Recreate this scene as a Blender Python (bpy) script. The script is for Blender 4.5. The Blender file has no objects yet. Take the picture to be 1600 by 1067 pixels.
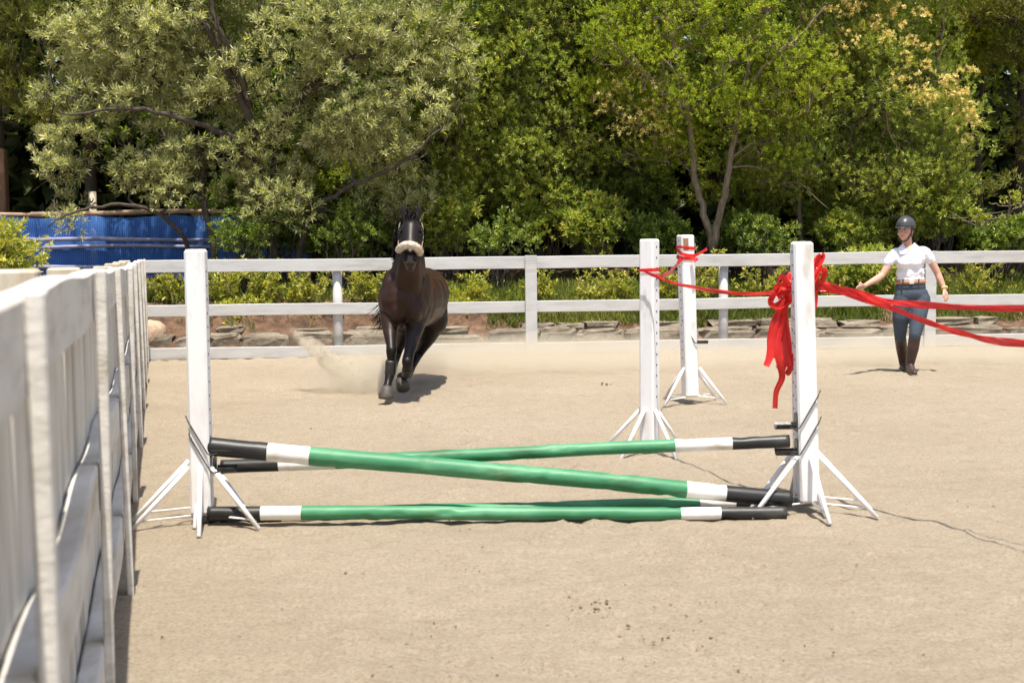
import bpy, bmesh, math, random
import numpy as np
from mathutils import Vector, Matrix, Quaternion

# ------------------------------------------------------------------ camera, sky, sun
scene = bpy.context.scene
COL = scene.collection
RNG = np.random.default_rng(7)
random.seed(7)

CAM_H, PITCH, ROLL, FPX = 1.67, math.atan(183.5 / 2222.2), -0.009, 2222.2
cam_data = bpy.data.cameras.new("camera")
cam = bpy.data.objects.new("camera", cam_data)
COL.objects.link(cam)
CAM_ROT = Matrix.Rotation(math.radians(90) - PITCH, 3, 'X') @ Matrix.Rotation(ROLL, 3, 'Z')
cam.matrix_world = Matrix.Translation((0, 0, CAM_H)) @ CAM_ROT.to_4x4()
cam_data.lens, cam_data.sensor_width = 50.0, 36.0
cam_data.clip_start, cam_data.clip_end = 0.05, 1500
cam_data.dof.use_dof = True
cam_data.dof.focus_distance = 13.2
cam_data.dof.aperture_fstop = 4.5
scene.camera = cam

SUN_DIR = Vector((0.05, -0.30, 1.0)).normalized()        # towards the sun
world = bpy.data.worlds.new("World")
scene.world = world
world.use_nodes = True
wn = world.node_tree
wn.nodes.clear()
sky = wn.nodes.new("ShaderNodeTexSky")
sky.sky_type = 'NISHITA'
sky.sun_disc = False
sky.sun_elevation = math.asin(SUN_DIR.z)
sky.sun_rotation = math.atan2(SUN_DIR.x, SUN_DIR.y)
sky.altitude = 0
sky.air_density = 1.0
sky.dust_density = 2.2
sky.ozone_density = 0.8
bg = wn.nodes.new("ShaderNodeBackground")
bg.inputs[1].default_value = 0.125
wo = wn.nodes.new("ShaderNodeOutputWorld")
wn.links.new(sky.outputs[0], bg.inputs[0])
wn.links.new(bg.outputs[0], wo.inputs[0])
sun_data = bpy.data.lights.new("sun", 'SUN')
sun_data.energy = 5.0
sun_data.angle = math.radians(0.53)
sun_data.color = (1.0, 0.945, 0.84)
sun = bpy.data.objects.new("sun", sun_data)
COL.objects.link(sun)
sun.rotation_euler = SUN_DIR.to_track_quat('Z', 'Y').to_euler()
sun.location = (-2, -4, 30)
scene.view_settings.view_transform = 'Standard'
scene.view_settings.look = 'None'
scene.view_settings.gamma = 1.0
scene.view_settings.exposure = 0.60
scene.render.engine = 'CYCLES'
scene.cycles.max_bounces = 6
scene.cycles.diffuse_bounces = 3
scene.cycles.glossy_bounces = 2
scene.cycles.transmission_bounces = 3
scene.cycles.volume_bounces = 2
scene.cycles.volume_step_rate = 5.0
scene.cycles.volume_max_steps = 96
scene.cycles.use_denoising = True
scene.cycles.use_adaptive_sampling = True
scene.cycles.adaptive_threshold = 0.02

# ------------------------------------------------------------------ helpers
def ray(px, py):
    d = CAM_ROT @ Vector(((px - 800) / FPX, (533.5 - py) / FPX, -1))
    return d / d.y
def P(px, py, Y):                       # point of the place at distance Y seen at a pixel of the photo
    d = ray(px, py)
    return np.array((d.x * Y, Y, CAM_H + d.z * Y))
def G(px, py, z=0.0):                   # point on level ground
    d = ray(px, py)
    Y = (z - CAM_H) / d.z
    return np.array((d.x * Y, Y, z))
def nrm(v):
    v = np.asarray(v, float)
    return v / (np.linalg.norm(v, axis=-1, keepdims=True) + 1e-12)

def hash2(ix, iy, seed):
    h = (ix.astype(np.int64) * 374761393 + iy.astype(np.int64) * 668265263 + seed * 1442695041) & 0x7fffffff
    h = ((h ^ (h >> 13)) * 1274126177) & 0x7fffffff
    return ((h ^ (h >> 16)) & 0xffff) / 65535.0
def vnoise(x, y, seed=0):
    ix, iy = np.floor(x), np.floor(y)
    fx, fy = x - ix, y - iy
    fx, fy = fx * fx * (3 - 2 * fx), fy * fy * (3 - 2 * fy)
    a, b = hash2(ix, iy, seed), hash2(ix + 1, iy, seed)
    c, d = hash2(ix, iy + 1, seed), hash2(ix + 1, iy + 1, seed)
    return (a * (1 - fx) + b * fx) * (1 - fy) + (c * (1 - fx) + d * fx) * fy - 0.5

def link(o, parent=None):
    COL.objects.link(o)
    if parent is not None:
        o.parent = parent
    return o
def tag(o, label=None, cat=None, group=None, kind=None):
    for k, v in (("label", label), ("category", cat), ("group", group), ("kind", kind)):
        if v:
            o[k] = v
    return o
def thing(name, label, cat, loc=(0, 0, 0), group=None, rz=0.0):
    o = bpy.data.objects.new(name, None)
    o.empty_display_size = 0.1
    o.location = tuple(float(c) for c in loc)
    o.rotation_euler = (0, 0, rz)
    link(o)
    return tag(o, label, cat, group)
def org(parent):
    """origin of the thing a world-space mesh is parented into"""
    p, v = parent, np.zeros(3)
    while p is not None:
        v = v + np.array(p.location)
        p = p.parent
    return v
def mesh_np(name, V, F, mats, smooth=False, attrs=None):
    """V (n,3); F (m,3) or (m,4) int array, or list of tuples"""
    me = bpy.data.meshes.new(name)
    V = np.asarray(V, np.float32)
    if isinstance(F, np.ndarray):
        m, k = F.shape
        me.vertices.add(len(V))
        me.vertices.foreach_set("co", V.ravel())
        me.loops.add(m * k)
        me.loops.foreach_set("vertex_index", F.astype(np.int32).ravel())
        me.polygons.add(m)
        me.polygons.foreach_set("loop_start", np.arange(0, m * k, k, dtype=np.int32))
        me.update(calc_edges=True)
    else:
        me.from_pydata([tuple(map(float, v)) for v in V], [], F)
        me.update()
    if smooth:
        me.polygons.foreach_set("use_smooth", np.ones(len(me.polygons), bool))
    for k_, arr in (attrs or {}).items():
        a = me.attributes.new(k_, 'FLOAT', 'POINT')
        a.data.foreach_set("value", np.asarray(arr, np.float32))
    for m_ in (mats if isinstance(mats, (list, tuple)) else [mats]):
        me.materials.append(m_)
    return me
def obj(name, V, F, mat, parent=None, smooth=False, attrs=None):
    """V in world space"""
    V = np.asarray(V, float) - org(parent)
    return link(bpy.data.objects.new(name, mesh_np(name, V, F, mat, smooth, attrs)), parent)

class MB:
    """collects simple shapes into one mesh"""
    def __init__(self):
        self.V, self.F, self.n = [], [], 0
    def add(self, V, F):
        V = np.asarray(V, float)
        self.V.append(V)
        self.F += [tuple(i + self.n for i in f) for f in F]
        self.n += len(V)
        return self
    def box(self, c, size, ax=None, bevel=0.0):
        """box about c; ax = 3x3 rows of axes; bevel chamfers every edge"""
        ax = np.eye(3) if ax is None else np.asarray(ax, float)
        h = np.asarray(size, float) / 2
        if bevel <= 0:
            V = np.array([(x, y, z) for x in (-1, 1) for y in (-1, 1) for z in (-1, 1)]) * h
            F = [(0, 1, 3, 2), (4, 6, 7, 5), (0, 4, 5, 1), (2, 3, 7, 6), (0, 2, 6, 4), (1, 5, 7, 3)]
            return self.add(V @ ax + c, F)
        b = min(bevel, h.min() * 0.9)
        V, idx = [], {}
        for sx in (-1, 1):
            for sy in (-1, 1):
                for sz in (-1, 1):
                    for k in range(3):
                        v = np.array((sx, sy, sz)) * (h - b)
                        v[k] = (sx, sy, sz)[k] * h[k]
                        idx[(sx, sy, sz, k)] = len(V)
                        V.append(v)
        F = []
        cyc = [(-1, -1), (1, -1), (1, 1), (-1, 1)]
        def key(k, s, a, b_):
            t = [0, 0, 0]
            t[k] = s; t[(k + 1) % 3] = a; t[(k + 2) % 3] = b_
            return tuple(t)
        for k in range(3):
            for s in (-1, 1):
                f = [idx[key(k, s, a, b_) + (k,)] for a, b_ in cyc]
                F.append(tuple(f if s > 0 else f[::-1]))
        for k in range(3):
            k1, k2 = (k + 1) % 3, (k + 2) % 3
            for a in (-1, 1):
                for b_ in (-1, 1):
                    f = [idx[key(k, -1, a, b_) + (k1,)], idx[key(k, 1, a, b_) + (k1,)],
                         idx[key(k, 1, a, b_) + (k2,)], idx[key(k, -1, a, b_) + (k2,)]]
                    F.append(tuple(f if a * b_ < 0 else f[::-1]))
        for sx in (-1, 1):
            for sy in (-1, 1):
                for sz in (-1, 1):
                    f = [idx[(sx, sy, sz, k)] for k in range(3)]
                    F.append(tuple(f if sx * sy * sz > 0 else f[::-1]))
        return self.add(np.array(V) @ ax + c, F)
    def tube(self, pts, r, n=8, cap=True):
        """tube along a polyline with a radius per point"""
        pts = np.asarray(pts, float)
        r = np.broadcast_to(np.asarray(r, float), (len(pts),))
        t = nrm(np.gradient(pts, axis=0))
        up = np.array((0, 0, 1.0)) if abs(t[0][2]) < 0.9 else np.array((1.0, 0, 0))
        V, a = [], nrm(np.cross(t[0], up))
        ang = np.linspace(0, 2 * np.pi, n, endpoint=False)
        for p, tt, rr in zip(pts, t, r):
            a = nrm(a - tt * np.dot(a, tt))
            b = np.cross(tt, a)
            V.append(p + rr * (np.cos(ang)[:, None] * a + np.sin(ang)[:, None] * b))
        m = len(pts)
        F = [(i * n + j, i * n + (j + 1) % n, (i + 1) * n + (j + 1) % n, (i + 1) * n + j)
             for i in range(m - 1) for j in range(n)]
        if cap:
            F += [tuple(range(n))[::-1], tuple((m - 1) * n + j for j in range(n))]
        return self.add(np.concatenate(V), F)
    def capsule(self, p0, r0, p1, r1, n=14, k=5):
        p0, p1 = np.asarray(p0, float), np.asarray(p1, float)
        d = nrm(p1 - p0)
        a0 = np.linspace(-np.pi / 2, 0, k)
        a1 = np.linspace(0, np.pi / 2, k)
        pts = [p0 + d * r0 * math.sin(t) for t in a0] + [p1 + d * r1 * math.sin(t) for t in a1]
        rs = [max(r0 * math.cos(t), 1e-4) for t in a0] + [max(r1 * math.cos(t), 1e-4) for t in a1]
        up = np.array((0, 0, 1.0)) if abs(d[2]) < 0.9 else np.array((1.0, 0, 0))
        a = nrm(np.cross(d, up)); b = np.cross(d, a)
        ang = np.linspace(0, 2 * np.pi, n, endpoint=False)
        ring = np.cos(ang)[:, None] * a + np.sin(ang)[:, None] * b
        V = np.concatenate([p + r * ring for p, r in zip(pts, rs)])
        m = len(pts)
        F = [(i * n + j, i * n + (j + 1) % n, (i + 1) * n + (j + 1) % n, (i + 1) * n + j)
             for i in range(m - 1) for j in range(n)] + [tuple(range(n))[::-1], tuple((m - 1) * n + j for j in range(n))]
        return self.add(V, F)
    def ell(self, c, rad, ax=None, n=16, m=10):
        ax = np.eye(3) if ax is None else np.asarray(ax, float)
        V = [(0, 0, -1)]
        for i in range(1, m):
            t = -np.pi / 2 + np.pi * i / m
            for j in range(n):
                p = 2 * np.pi * j / n
                V.append((math.cos(t) * math.cos(p), math.cos(t) * math.sin(p), math.sin(t)))
        V.append((0, 0, 1))
        F = [(0, 1 + (j + 1) % n, 1 + j) for j in range(n)]
        for i in range(m - 2):
            for j in range(n):
                a, b = 1 + i * n + j, 1 + i * n + (j + 1) % n
                F.append((a, b, b + n, a + n))
        L = len(V) - 1
        F += [(L, L - n + j, L - n + (j + 1) % n) for j in range(n)]
        return self.add((np.array(V) * np.asarray(rad, float)) @ ax + np.asarray(c, float), F)
    def build(self, name, mat, parent=None, smooth=False):
        return obj(name, np.concatenate(self.V), self.F, mat, parent, smooth)
    def mesh(self, name, mat, smooth=False):
        return mesh_np(name, np.concatenate(self.V), self.F, mat, smooth)
    def skin(self, name, mat, parent=None, voxel=0.012, smooth=6, factor=0.5):
        """fuses overlapping volumes into one continuous smooth surface"""
        o = org(parent)
        me = mesh_np("fuse", np.concatenate(self.V) - o, self.F, mat)
        t = bpy.data.objects.new("fuse", me)
        COL.objects.link(t)
        md = t.modifiers.new("r", 'REMESH'); md.mode = 'VOXEL'; md.voxel_size = voxel
        ms = t.modifiers.new("s", 'SMOOTH'); ms.iterations = smooth; ms.factor = factor
        dg = bpy.context.evaluated_depsgraph_get()
        new = bpy.data.meshes.new_from_object(t.evaluated_get(dg))
        bpy.data.objects.remove(t); bpy.data.meshes.remove(me)
        new.name = name
        new.materials.clear(); new.materials.append(mat)
        new.polygons.foreach_set("use_smooth", np.ones(len(new.polygons), bool))
        return link(bpy.data.objects.new(name, new), parent)

def spline(pts, n):
    """Catmull-Rom through pts"""
    p = np.asarray(pts, float)
    q = np.vstack([2 * p[0] - p[1], p, 2 * p[-1] - p[-2]])
    out = []
    for s in np.linspace(0, len(p) - 1, n):
        i = min(int(s), len(p) - 2); t = s - i
        a, b, c, d = q[i:i + 4]
        out.append(0.5 * ((2 * b) + (c - a) * t + (2 * a - 5 * b + 4 * c - d) * t * t + (-a + 3 * b - 3 * c + d) * t ** 3))
    return np.array(out)

# ------------------------------------------------------------------ materials
def new_mat(name):
    m = bpy.data.materials.new(name)
    m.use_nodes = True
    nt = m.node_tree
    nt.nodes.clear()
    out = nt.nodes.new("ShaderNodeOutputMaterial")
    return m, nt, out
def N(nt, t, **kw):
    n = nt.nodes.new(t)
    for k, v in kw.items():
        if k.startswith("i_"):
            n.inputs[int(k[2:])].default_value = v
        else:
            setattr(n, k, v)
    return n
def ramp(nt, stops, interp='LINEAR'):
    r = nt.nodes.new("ShaderNodeValToRGB")
    r.color_ramp.interpolation = interp
    e = r.color_ramp.elements
    while len(e) < len(stops):
        e.new(0.5)
    for el, (p, c) in zip(e, stops):
        el.position = p
        el.color = (*c, 1)
    return r
def tex_mat(name, stops, scale=6.0, stretch=(1, 1, 1), rough=0.6, bump=0.3, bscale=40.0, bdist=0.004, spec=0.4, detail=8, stops2=None, scale2=1.0, coat=0.0, sheen=0.0):
    """noise-driven colour and fine relief in object space"""
    m, nt, out = new_mat(name)
    L = nt.links.new
    tc = N(nt, "ShaderNodeTexCoord")
    mp = N(nt, "ShaderNodeMapping")
    mp.inputs["Scale"].default_value = stretch
    oi = N(nt, "ShaderNodeObjectInfo")
    ad = N(nt, "ShaderNodeVectorMath", operation='ADD')
    ml = N(nt, "ShaderNodeMath", operation='MULTIPLY', i_1=37.0)
    L(oi.outputs["Random"], ml.inputs[0])
    L(tc.outputs["Object"], ad.inputs[0]); L(ml.outputs[0], ad.inputs[1])
    L(ad.outputs[0], mp.inputs[0])
    nz = N(nt, "ShaderNodeTexNoise")
    nz.inputs["Scale"].default_value = scale
    nz.inputs["Detail"].default_value = detail
    nz.inputs["Roughness"].default_value = 0.65
    L(mp.outputs[0], nz.inputs["Vector"])
    r = ramp(nt, stops)
    L(nz.outputs[0], r.inputs[0])
    col = r.outputs[0]
    if stops2:
        nz2 = N(nt, "ShaderNodeTexNoise")
        nz2.inputs["Scale"].default_value = scale2
        nz2.inputs["Detail"].default_value = 5
        L(mp.outputs[0], nz2.inputs["Vector"])
        r2 = ramp(nt, stops2)
        L(nz2.outputs[0], r2.inputs[0])
        mx = N(nt, "ShaderNodeMix", data_type='RGBA', blend_type='MULTIPLY')
        mx.inputs[0].default_value = 1.0
        L(col, mx.inputs[6]); L(r2.outputs[0], mx.inputs[7])
        col = mx.outputs[2]
    b = N(nt, "ShaderNodeBsdfPrincipled")
    b.inputs["Roughness"].default_value = rough
    b.inputs["Specular IOR Level"].default_value = spec
    b.inputs["Coat Weight"].default_value = coat
    b.inputs["Sheen Weight"].default_value = sheen
    L(col, b.inputs["Base Color"])
    if bump:
        nb = N(nt, "ShaderNodeTexNoise")
        nb.inputs["Scale"].default_value = bscale
        nb.inputs["Detail"].default_value = 6
        L(mp.outputs[0], nb.inputs["Vector"])
        bp = N(nt, "ShaderNodeBump")
        bp.inputs["Strength"].default_value = bump
        bp.inputs["Distance"].default_value = bdist
        L(nb.outputs[0], bp.inputs["Height"])
        L(bp.outputs[0], b.inputs["Normal"])
    L(b.outputs[0], out.inputs[0])
    return m
def leaf_mat(name, stops, rough=0.45, trans=0.35, tcol=(1.0, 1.1, 0.45), spec=0.45):
    """leaf colour by a per-leaf random value; light passes through the blade"""
    m, nt, out = new_mat(name)
    L = nt.links.new
    at = N(nt, "ShaderNodeAttribute", attribute_name="tint")
    r = ramp(nt, stops)
    L(at.outputs["Fac"], r.inputs[0])
    b = N(nt, "ShaderNodeBsdfPrincipled")
    b.inputs["Roughness"].default_value = rough
    b.inputs["Specular IOR Level"].default_value = spec
    L(r.outputs[0], b.inputs["Base Color"])
    t = N(nt, "ShaderNodeBsdfTranslucent")
    mt = N(nt, "ShaderNodeMix", data_type='RGBA', blend_type='MULTIPLY')
    mt.inputs[0].default_value = 1.0
    mt.inputs[7].default_value = (*[c * 1.5 for c in tcol], 1)
    L(r.outputs[0], mt.inputs[6]); L(mt.outputs[2], t.inputs[0])
    mx = N(nt, "ShaderNodeMixShader")
    mx.inputs[0].default_value = trans
    L(b.outputs[0], mx.inputs[1]); L(t.outputs[0], mx.inputs[2])
    L(mx.outputs[0], out.inputs[0])
    return m

M = {}
M['white_paint'] = tex_mat("white_paint", [(0.3, (0.70, 0.69, 0.67)), (0.5, (0.82, 0.81, 0.80)), (1, (0.86, 0.85, 0.84))], 5, (1, 1, 0.35), 0.5, 0.25, 60, 0.002,
                           stops2=[(0.28, (0.72, 0.68, 0.62)), (0.42, (1, 1, 1))], scale2=9)
M['rusty'] = tex_mat("bare_wood_patch", [(0.3, (0.16, 0.07, 0.04)), (0.7, (0.42, 0.25, 0.15))], 25, (1, 1, 0.2), 0.8)
M['fence'] = tex_mat("fence_paint", [(0.25, (0.36, 0.355, 0.345)), (0.5, (0.49, 0.485, 0.475)), (0.8, (0.55, 0.545, 0.535))], 7, (0.25, 1, 1.6), 0.65, 0.35, 50, 0.003,
                     stops2=[(0.3, (0.80, 0.78, 0.74)), (0.45, (1, 1, 1))], scale2=4)
M['fence_old'] = tex_mat("fence_weathered", [(0.25, (0.42, 0.385, 0.325)), (0.5, (0.64, 0.60, 0.53)), (0.8, (0.74, 0.70, 0.63))], 9, (1.6, 1.6, 0.22), 0.75, 0.5, 40, 0.005,
                         stops2=[(0.3, (0.70, 0.66, 0.60)), (0.5, (1, 1, 1))], scale2=5)
M['fence_rail'] = tex_mat("fence_rail_weathered", [(0.25, (0.46, 0.43, 0.375)), (0.5, (0.66, 0.625, 0.565)), (0.8, (0.74, 0.705, 0.645))], 9, (1.0, 0.25, 1.8), 0.75, 0.5, 40, 0.005,
                          stops2=[(0.3, (0.74, 0.70, 0.64)), (0.5, (1, 1, 1))], scale2=4)
M['raw_wood'] = tex_mat("raw_wood", [(0.3, (0.36, 0.29, 0.20)), (0.7, (0.60, 0.53, 0.42))], 14, (1, 1, 0.3), 0.85, 0.5, 40)
M['brown_wood'] = tex_mat("brown_wood", [(0.3, (0.10, 0.055, 0.03)), (0.7, (0.24, 0.14, 0.08))], 10, (1, 1, 0.2), 0.85, 0.6, 30)
M['bark'] = tex_mat("bark", [(0.3, (0.035, 0.027, 0.02)), (0.7, (0.095, 0.075, 0.055))], 14, (1, 1, 0.35), 0.9, 0.9, 30, 0.01)
M['bark_pale'] = tex_mat("bark_pale", [(0.3, (0.10, 0.075, 0.05)), (0.7, (0.26, 0.20, 0.14))], 14, (1, 1, 0.35), 0.9, 0.8, 30, 0.008)
M['green'] = tex_mat("green_paint", [(0.25, (0.026, 0.155, 0.065)), (0.5, (0.048, 0.215, 0.098)), (0.64, (0.10, 0.30, 0.155)), (0.71, (0.16, 0.34, 0.20)), (0.76, (0.50, 0.50, 0.42))], 6, (0.3, 1, 1), 0.5, 0.35, 20, 0.006,
                     stops2=[(0.27, (0.62, 0.55, 0.45)), (0.40, (1, 1, 1))], scale2=9)
M['band_white'] = tex_mat("band_white", [(0.3, (0.62, 0.59, 0.54)), (0.5, (0.80, 0.78, 0.74)), (1, (0.86, 0.84, 0.80))], 8, (0.4, 1, 1), 0.45, 0.3, 25, 0.005,
                          stops2=[(0.3, (0.72, 0.64, 0.52)), (0.42, (1, 1, 1))], scale2=11)
M['band_black'] = tex_mat("band_black", [(0.3, (0.010, 0.010, 0.011)), (0.55, (0.024, 0.024, 0.024)), (0.68, (0.06, 0.056, 0.05)), (0.82, (0.20, 0.18, 0.15))], 7, (0.35, 1, 1), 0.42, 0.35, 25, 0.005)
M['iron'] = tex_mat("black_iron", [(0.3, (0.018, 0.018, 0.018)), (0.8, (0.09, 0.085, 0.08))], 30, rough=0.35)
M['hole'] = tex_mat("hole_dark", [(0, (0.02, 0.018, 0.016)), (1, (0.04, 0.035, 0.03))], 30)
M['stone'] = tex_mat("stone", [(0.25, (0.13, 0.105, 0.078)), (0.5, (0.235, 0.197, 0.148)), (0.8, (0.34, 0.295, 0.228))], 5, rough=0.9, bump=0.9, bscale=14, bdist=0.03,
                     stops2=[(0.35, (0.6, 0.58, 0.55)), (0.55, (1, 1, 1))], scale2=2)
M['boulder'] = tex_mat("boulder", [(0.25, (0.30, 0.20, 0.13)), (0.8, (0.55, 0.42, 0.30))], 4, rough=0.9, bump=0.8, bscale=12, bdist=0.03)
# ------------------------------------------------------------------ the ground
def sand_mat():
    m, nt, out = new_mat("arena_sand")
    L = nt.links.new
    tc = N(nt, "ShaderNodeTexCoord")
    def noise(scale, detail=6, rough=0.6, src=None):
        n = N(nt, "ShaderNodeTexNoise")
        n.inputs["Scale"].default_value = scale
        n.inputs["Detail"].default_value = detail
        n.inputs["Roughness"].default_value = rough
        L(src or tc.outputs["Object"], n.inputs["Vector"])
        return n.outputs[0]
    def mul(a, b):
        mx = N(nt, "ShaderNodeMix", data_type='RGBA', blend_type='MULTIPLY')
        mx.inputs[0].default_value = 1.0
        L(a, mx.inputs[6]); L(b, mx.inputs[7])
        return mx.outputs[2]
    big = ramp(nt, [(0.25, (0.372, 0.306, 0.225)), (0.5, (0.408, 0.339, 0.253)), (0.75, (0.437, 0.366, 0.278))])
    L(noise(0.55, 6), big.inputs[0])
    mid = ramp(nt, [(0.28, (0.87, 0.85, 0.82)), (0.46, (0.985, 0.985, 0.98)), (0.8, (1.03, 1.03, 1.03))])
    L(noise(5, 8, 0.7), mid.inputs[0])
    grain = ramp(nt, [(0.36, (0.50, 0.46, 0.42)), (0.46, (0.90, 0.89, 0.88)), (0.56, (1.06, 1.06, 1.06)), (0.66, (1.22, 1.22, 1.23))])
    L(noise(52, 6, 0.95), grain.inputs[0])
    scuff = ramp(nt, [(0.28, (0.84, 0.81, 0.77)), (0.40, (0.99, 0.985, 0.98)), (0.65, (1.03, 1.03, 1.03))])
    L(noise(17, 6, 0.75), scuff.inputs[0])
    vo = N(nt, "ShaderNodeTexVoronoi")
    vo.inputs["Scale"].default_value = 22
    L(tc.outputs["Object"], vo.inputs["Vector"])
    spk = ramp(nt, [(0.0, (1.35, 1.35, 1.33)), (0.045, (1.25, 1.25, 1.24)), (0.06, (1, 1, 1))])
    L(vo.outputs["Distance"], spk.inputs[0])
    col = mul(mul(mul(mul(big.outputs[0], mid.outputs[0]), grain.outputs[0]), spk.outputs[0]), scuff.outputs[0])
    b = N(nt, "ShaderNodeBsdfPrincipled")
    b.inputs["Roughness"].default_value = 0.95
    b.inputs["Specular IOR Level"].default_value = 0.12
    L(col, b.inputs["Base Color"])
    bp = N(nt, "ShaderNodeBump")
    bp.inputs["Strength"].default_value = 0.9
    bp.inputs["Distance"].default_value = 0.016
    ad = N(nt, "ShaderNodeMath", operation='ADD')
    L(noise(45, 6, 0.75), ad.inputs[0]); L(noise(160, 3, 0.7), ad.inputs[1])
    L(ad.outputs[0], bp.inputs["Height"])
    L(bp.outputs[0], b.inputs["Normal"])
    L(b.outputs[0], out.inputs[0])
    return m
M['sand'] = sand_mat()
M['soil'] = tex_mat("bank_soil", [(0.25, (0.05, 0.028, 0.018)), (0.5, (0.14, 0.078, 0.046)), (0.75, (0.26, 0.16, 0.10))], 3.5, rough=0.95, bump=1.0, bscale=16, bdist=0.05,
                    stops2=[(0.35, (0.6, 0.6, 0.6)), (0.6, (1, 1, 1))], scale2=9)

def smooth_dents(X, Y, pts, depth, rad):
    Z = np.zeros_like(X)
    for (x, y), d, r in zip(pts, depth, rad):
        m = (abs(X - x) < 4 * r) & (abs(Y - y) < 4 * r)
        if not m.any():
            continue
        q = ((X[m] - x) ** 2 + ((Y[m] - y) * 1.0) ** 2) / r ** 2
        Z[m] += -d * np.exp(-q * 1.6) + 0.55 * d * np.exp(-((np.sqrt(q) - 1.45) ** 2) * 4)
    return Z
def build_ground():
    xs = np.concatenate([[-400, -200, -90, -40, -20, -12], np.arange(-6.4, 7.9, 0.042), [12, 20, 40, 90, 200, 400]])
    y, ys = 4.3, [-400, -150, -50, -15, -4, 0, 2, 3.4]
    while y < 19.3:
        ys.append(y); y += 0.019 + 0.0032 * (y - 4)
    ys = np.array(ys + [20, 23, 30, 60, 150, 400, 800])
    X, Y = np.meshgrid(xs, ys)
    fine = np.clip((7.0 - abs(X - 0.75)) / 0.5, 0, 1) * np.clip((Y - 4) / 0.6, 0, 1) * np.clip((19.6 - Y) / 0.4, 0, 1)
    Z = 0.030 * vnoise(X * 0.9, Y * 0.9, 1) + 0.016 * vnoise(X * 3.1, Y * 3.1, 2) + 0.018 * vnoise(X * 9, Y * 9, 3) + 0.016 * vnoise(X * 17, Y * 17, 4)
    rg = np.random.default_rng(3)
    n = 520
    pts = np.stack([rg.uniform(-4.5, 8, n), rg.uniform(4.6, 19, n)], 1)
    Z += smooth_dents(X, Y, pts, rg.uniform(0.006, 0.034, n), rg.uniform(0.03, 0.07, n))
    trk = []                                                        # a trodden track curving past the jump
    for t in np.linspace(0, 1, 60):
        trk.append((1.0 - 2.2 * t + rg.normal(0, 0.28), 6.2 + 7.5 * t + rg.normal(0, 0.2)))
    Z += smooth_dents(X, Y, trk, rg.uniform(0.014, 0.042, 60), rg.uniform(0.045, 0.07, 60))
    V = np.stack([X, Y, Z * fine], -1).reshape(-1, 3)
    ny, nx = X.shape
    i = np.arange((ny - 1) * nx).reshape(ny - 1, nx)[:, :-1].ravel()
    F = np.stack([i, i + 1, i + nx + 1, i + nx], 1)
    o = obj("arena_ground", V, F, M['sand'], None, True)
    tag(o, "pale sand floor of the riding arena", None, None, "structure")
build_ground()

def bank_z(X, Y):
    t = Y - 19.35 - 0.09 * X
    z = np.interp(t, [-0.3, 0.0, 0.32, 0.62, 1.4, 4, 14, 60], [-0.05, 0.16, 0.23, 0.46, 0.62, 0.78, 1.0, 1.5])
    left = np.clip((1.0 - X) / 2.5, 0, 1)
    z = z + 0.10 * left * np.exp(-((t - 0.75) / 0.4) ** 2)
    return z + 0.11 * vnoise(X * 1.3, Y * 1.3, 11) * np.clip(t * 2, 0, 1) + (0.05 + 0.10 * left) * vnoise(X * 4.7, Y * 6, 12) * np.clip(t * 3, 0, 1) + 0.07 * vnoise(X * 12, Y * 12, 13) * np.clip(t * 3, 0, 1)
def build_bank():
    xs = np.concatenate([[-60, -30, -18], np.arange(-11, 12, 0.085), [18, 30, 60]])
    ys = np.concatenate([np.arange(18.2, 23, 0.08), np.arange(23, 36, 0.6), [40, 60, 90]])
    X, Y = np.meshgrid(xs, ys)
    Z = bank_z(X, Y)
    t = Y - 19.35 - 0.09 * X
    Z = np.where(t < -0.2, -0.25, Z)
    V = np.stack([X, Y, Z], -1).reshape(-1, 3)
    ny, nx = X.shape
    i = np.arange((ny - 1) * nx).reshape(ny - 1, nx)[:, :-1].ravel()
    F = np.stack([i, i + 1, i + nx + 1, i + nx], 1)
    tag(obj("earth_bank", V, F, M['soil'], None, True), "red brown earth bank behind the far fence", None, None, "structure")
build_bank()

def clods():
    """small lumps of sand, droppings and grit strewn over the arena"""
    rg = np.random.default_rng(5)
    base = MB().ell((0, 0, 0), (1, 1, 0.7), n=6, m=4)
    bV, bF = np.concatenate(base.V), base.F
    def scatter(name, n, lo, hi, mat, label, ctr=None):
        Vs, Fs, k = [], [], 0
        for i in range(n):
            if ctr is not None and i % 5 == 0:
                c = ctr[rg.integers(len(ctr))]
                x, y = c[0] + rg.normal(0, 0.16), c[1] + rg.normal(0, 0.3)
            else:
                y = 4.8 + 13 * rg.random() ** 1.4; x = rg.uniform(-0.2 * y, 0.40 * y)
            r = lo + (hi - lo) * rg.random() ** 3
            v = bV * r * rg.uniform(0.6, 1.3, (1, 3)) * (1 + rg.uniform(-0.25, 0.25, (len(bV), 1)))
            Vs.append(v + (x, y, r * 0.05)); Fs += [tuple(a + k for a in f) for f in bF]; k += len(bV)
        tag(obj(name, np.concatenate(Vs), Fs, mat, None, False), label, None, None, "stuff")
    ctr = [G(930, 945)[:2], G(1010, 1000)[:2], G(850, 860)[:2], G(970, 975)[:2], G(1150, 1030)[:2], G(640, 860)[:2], G(1030, 925)[:2], G(500, 610)[:2], G(740, 880)[:2], G(600, 670)[:2], G(1050, 915)[:2]]
    scatter("sand_clods", 1300, 0.002, 0.007, M['sand'], "loose clods of sand strewn over the arena floor", ctr)
    scatter("dark_litter", 60, 0.002, 0.012, M['brown_wood'], "dark crumbs of dung and bark on the sand", ctr)
clods()
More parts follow.
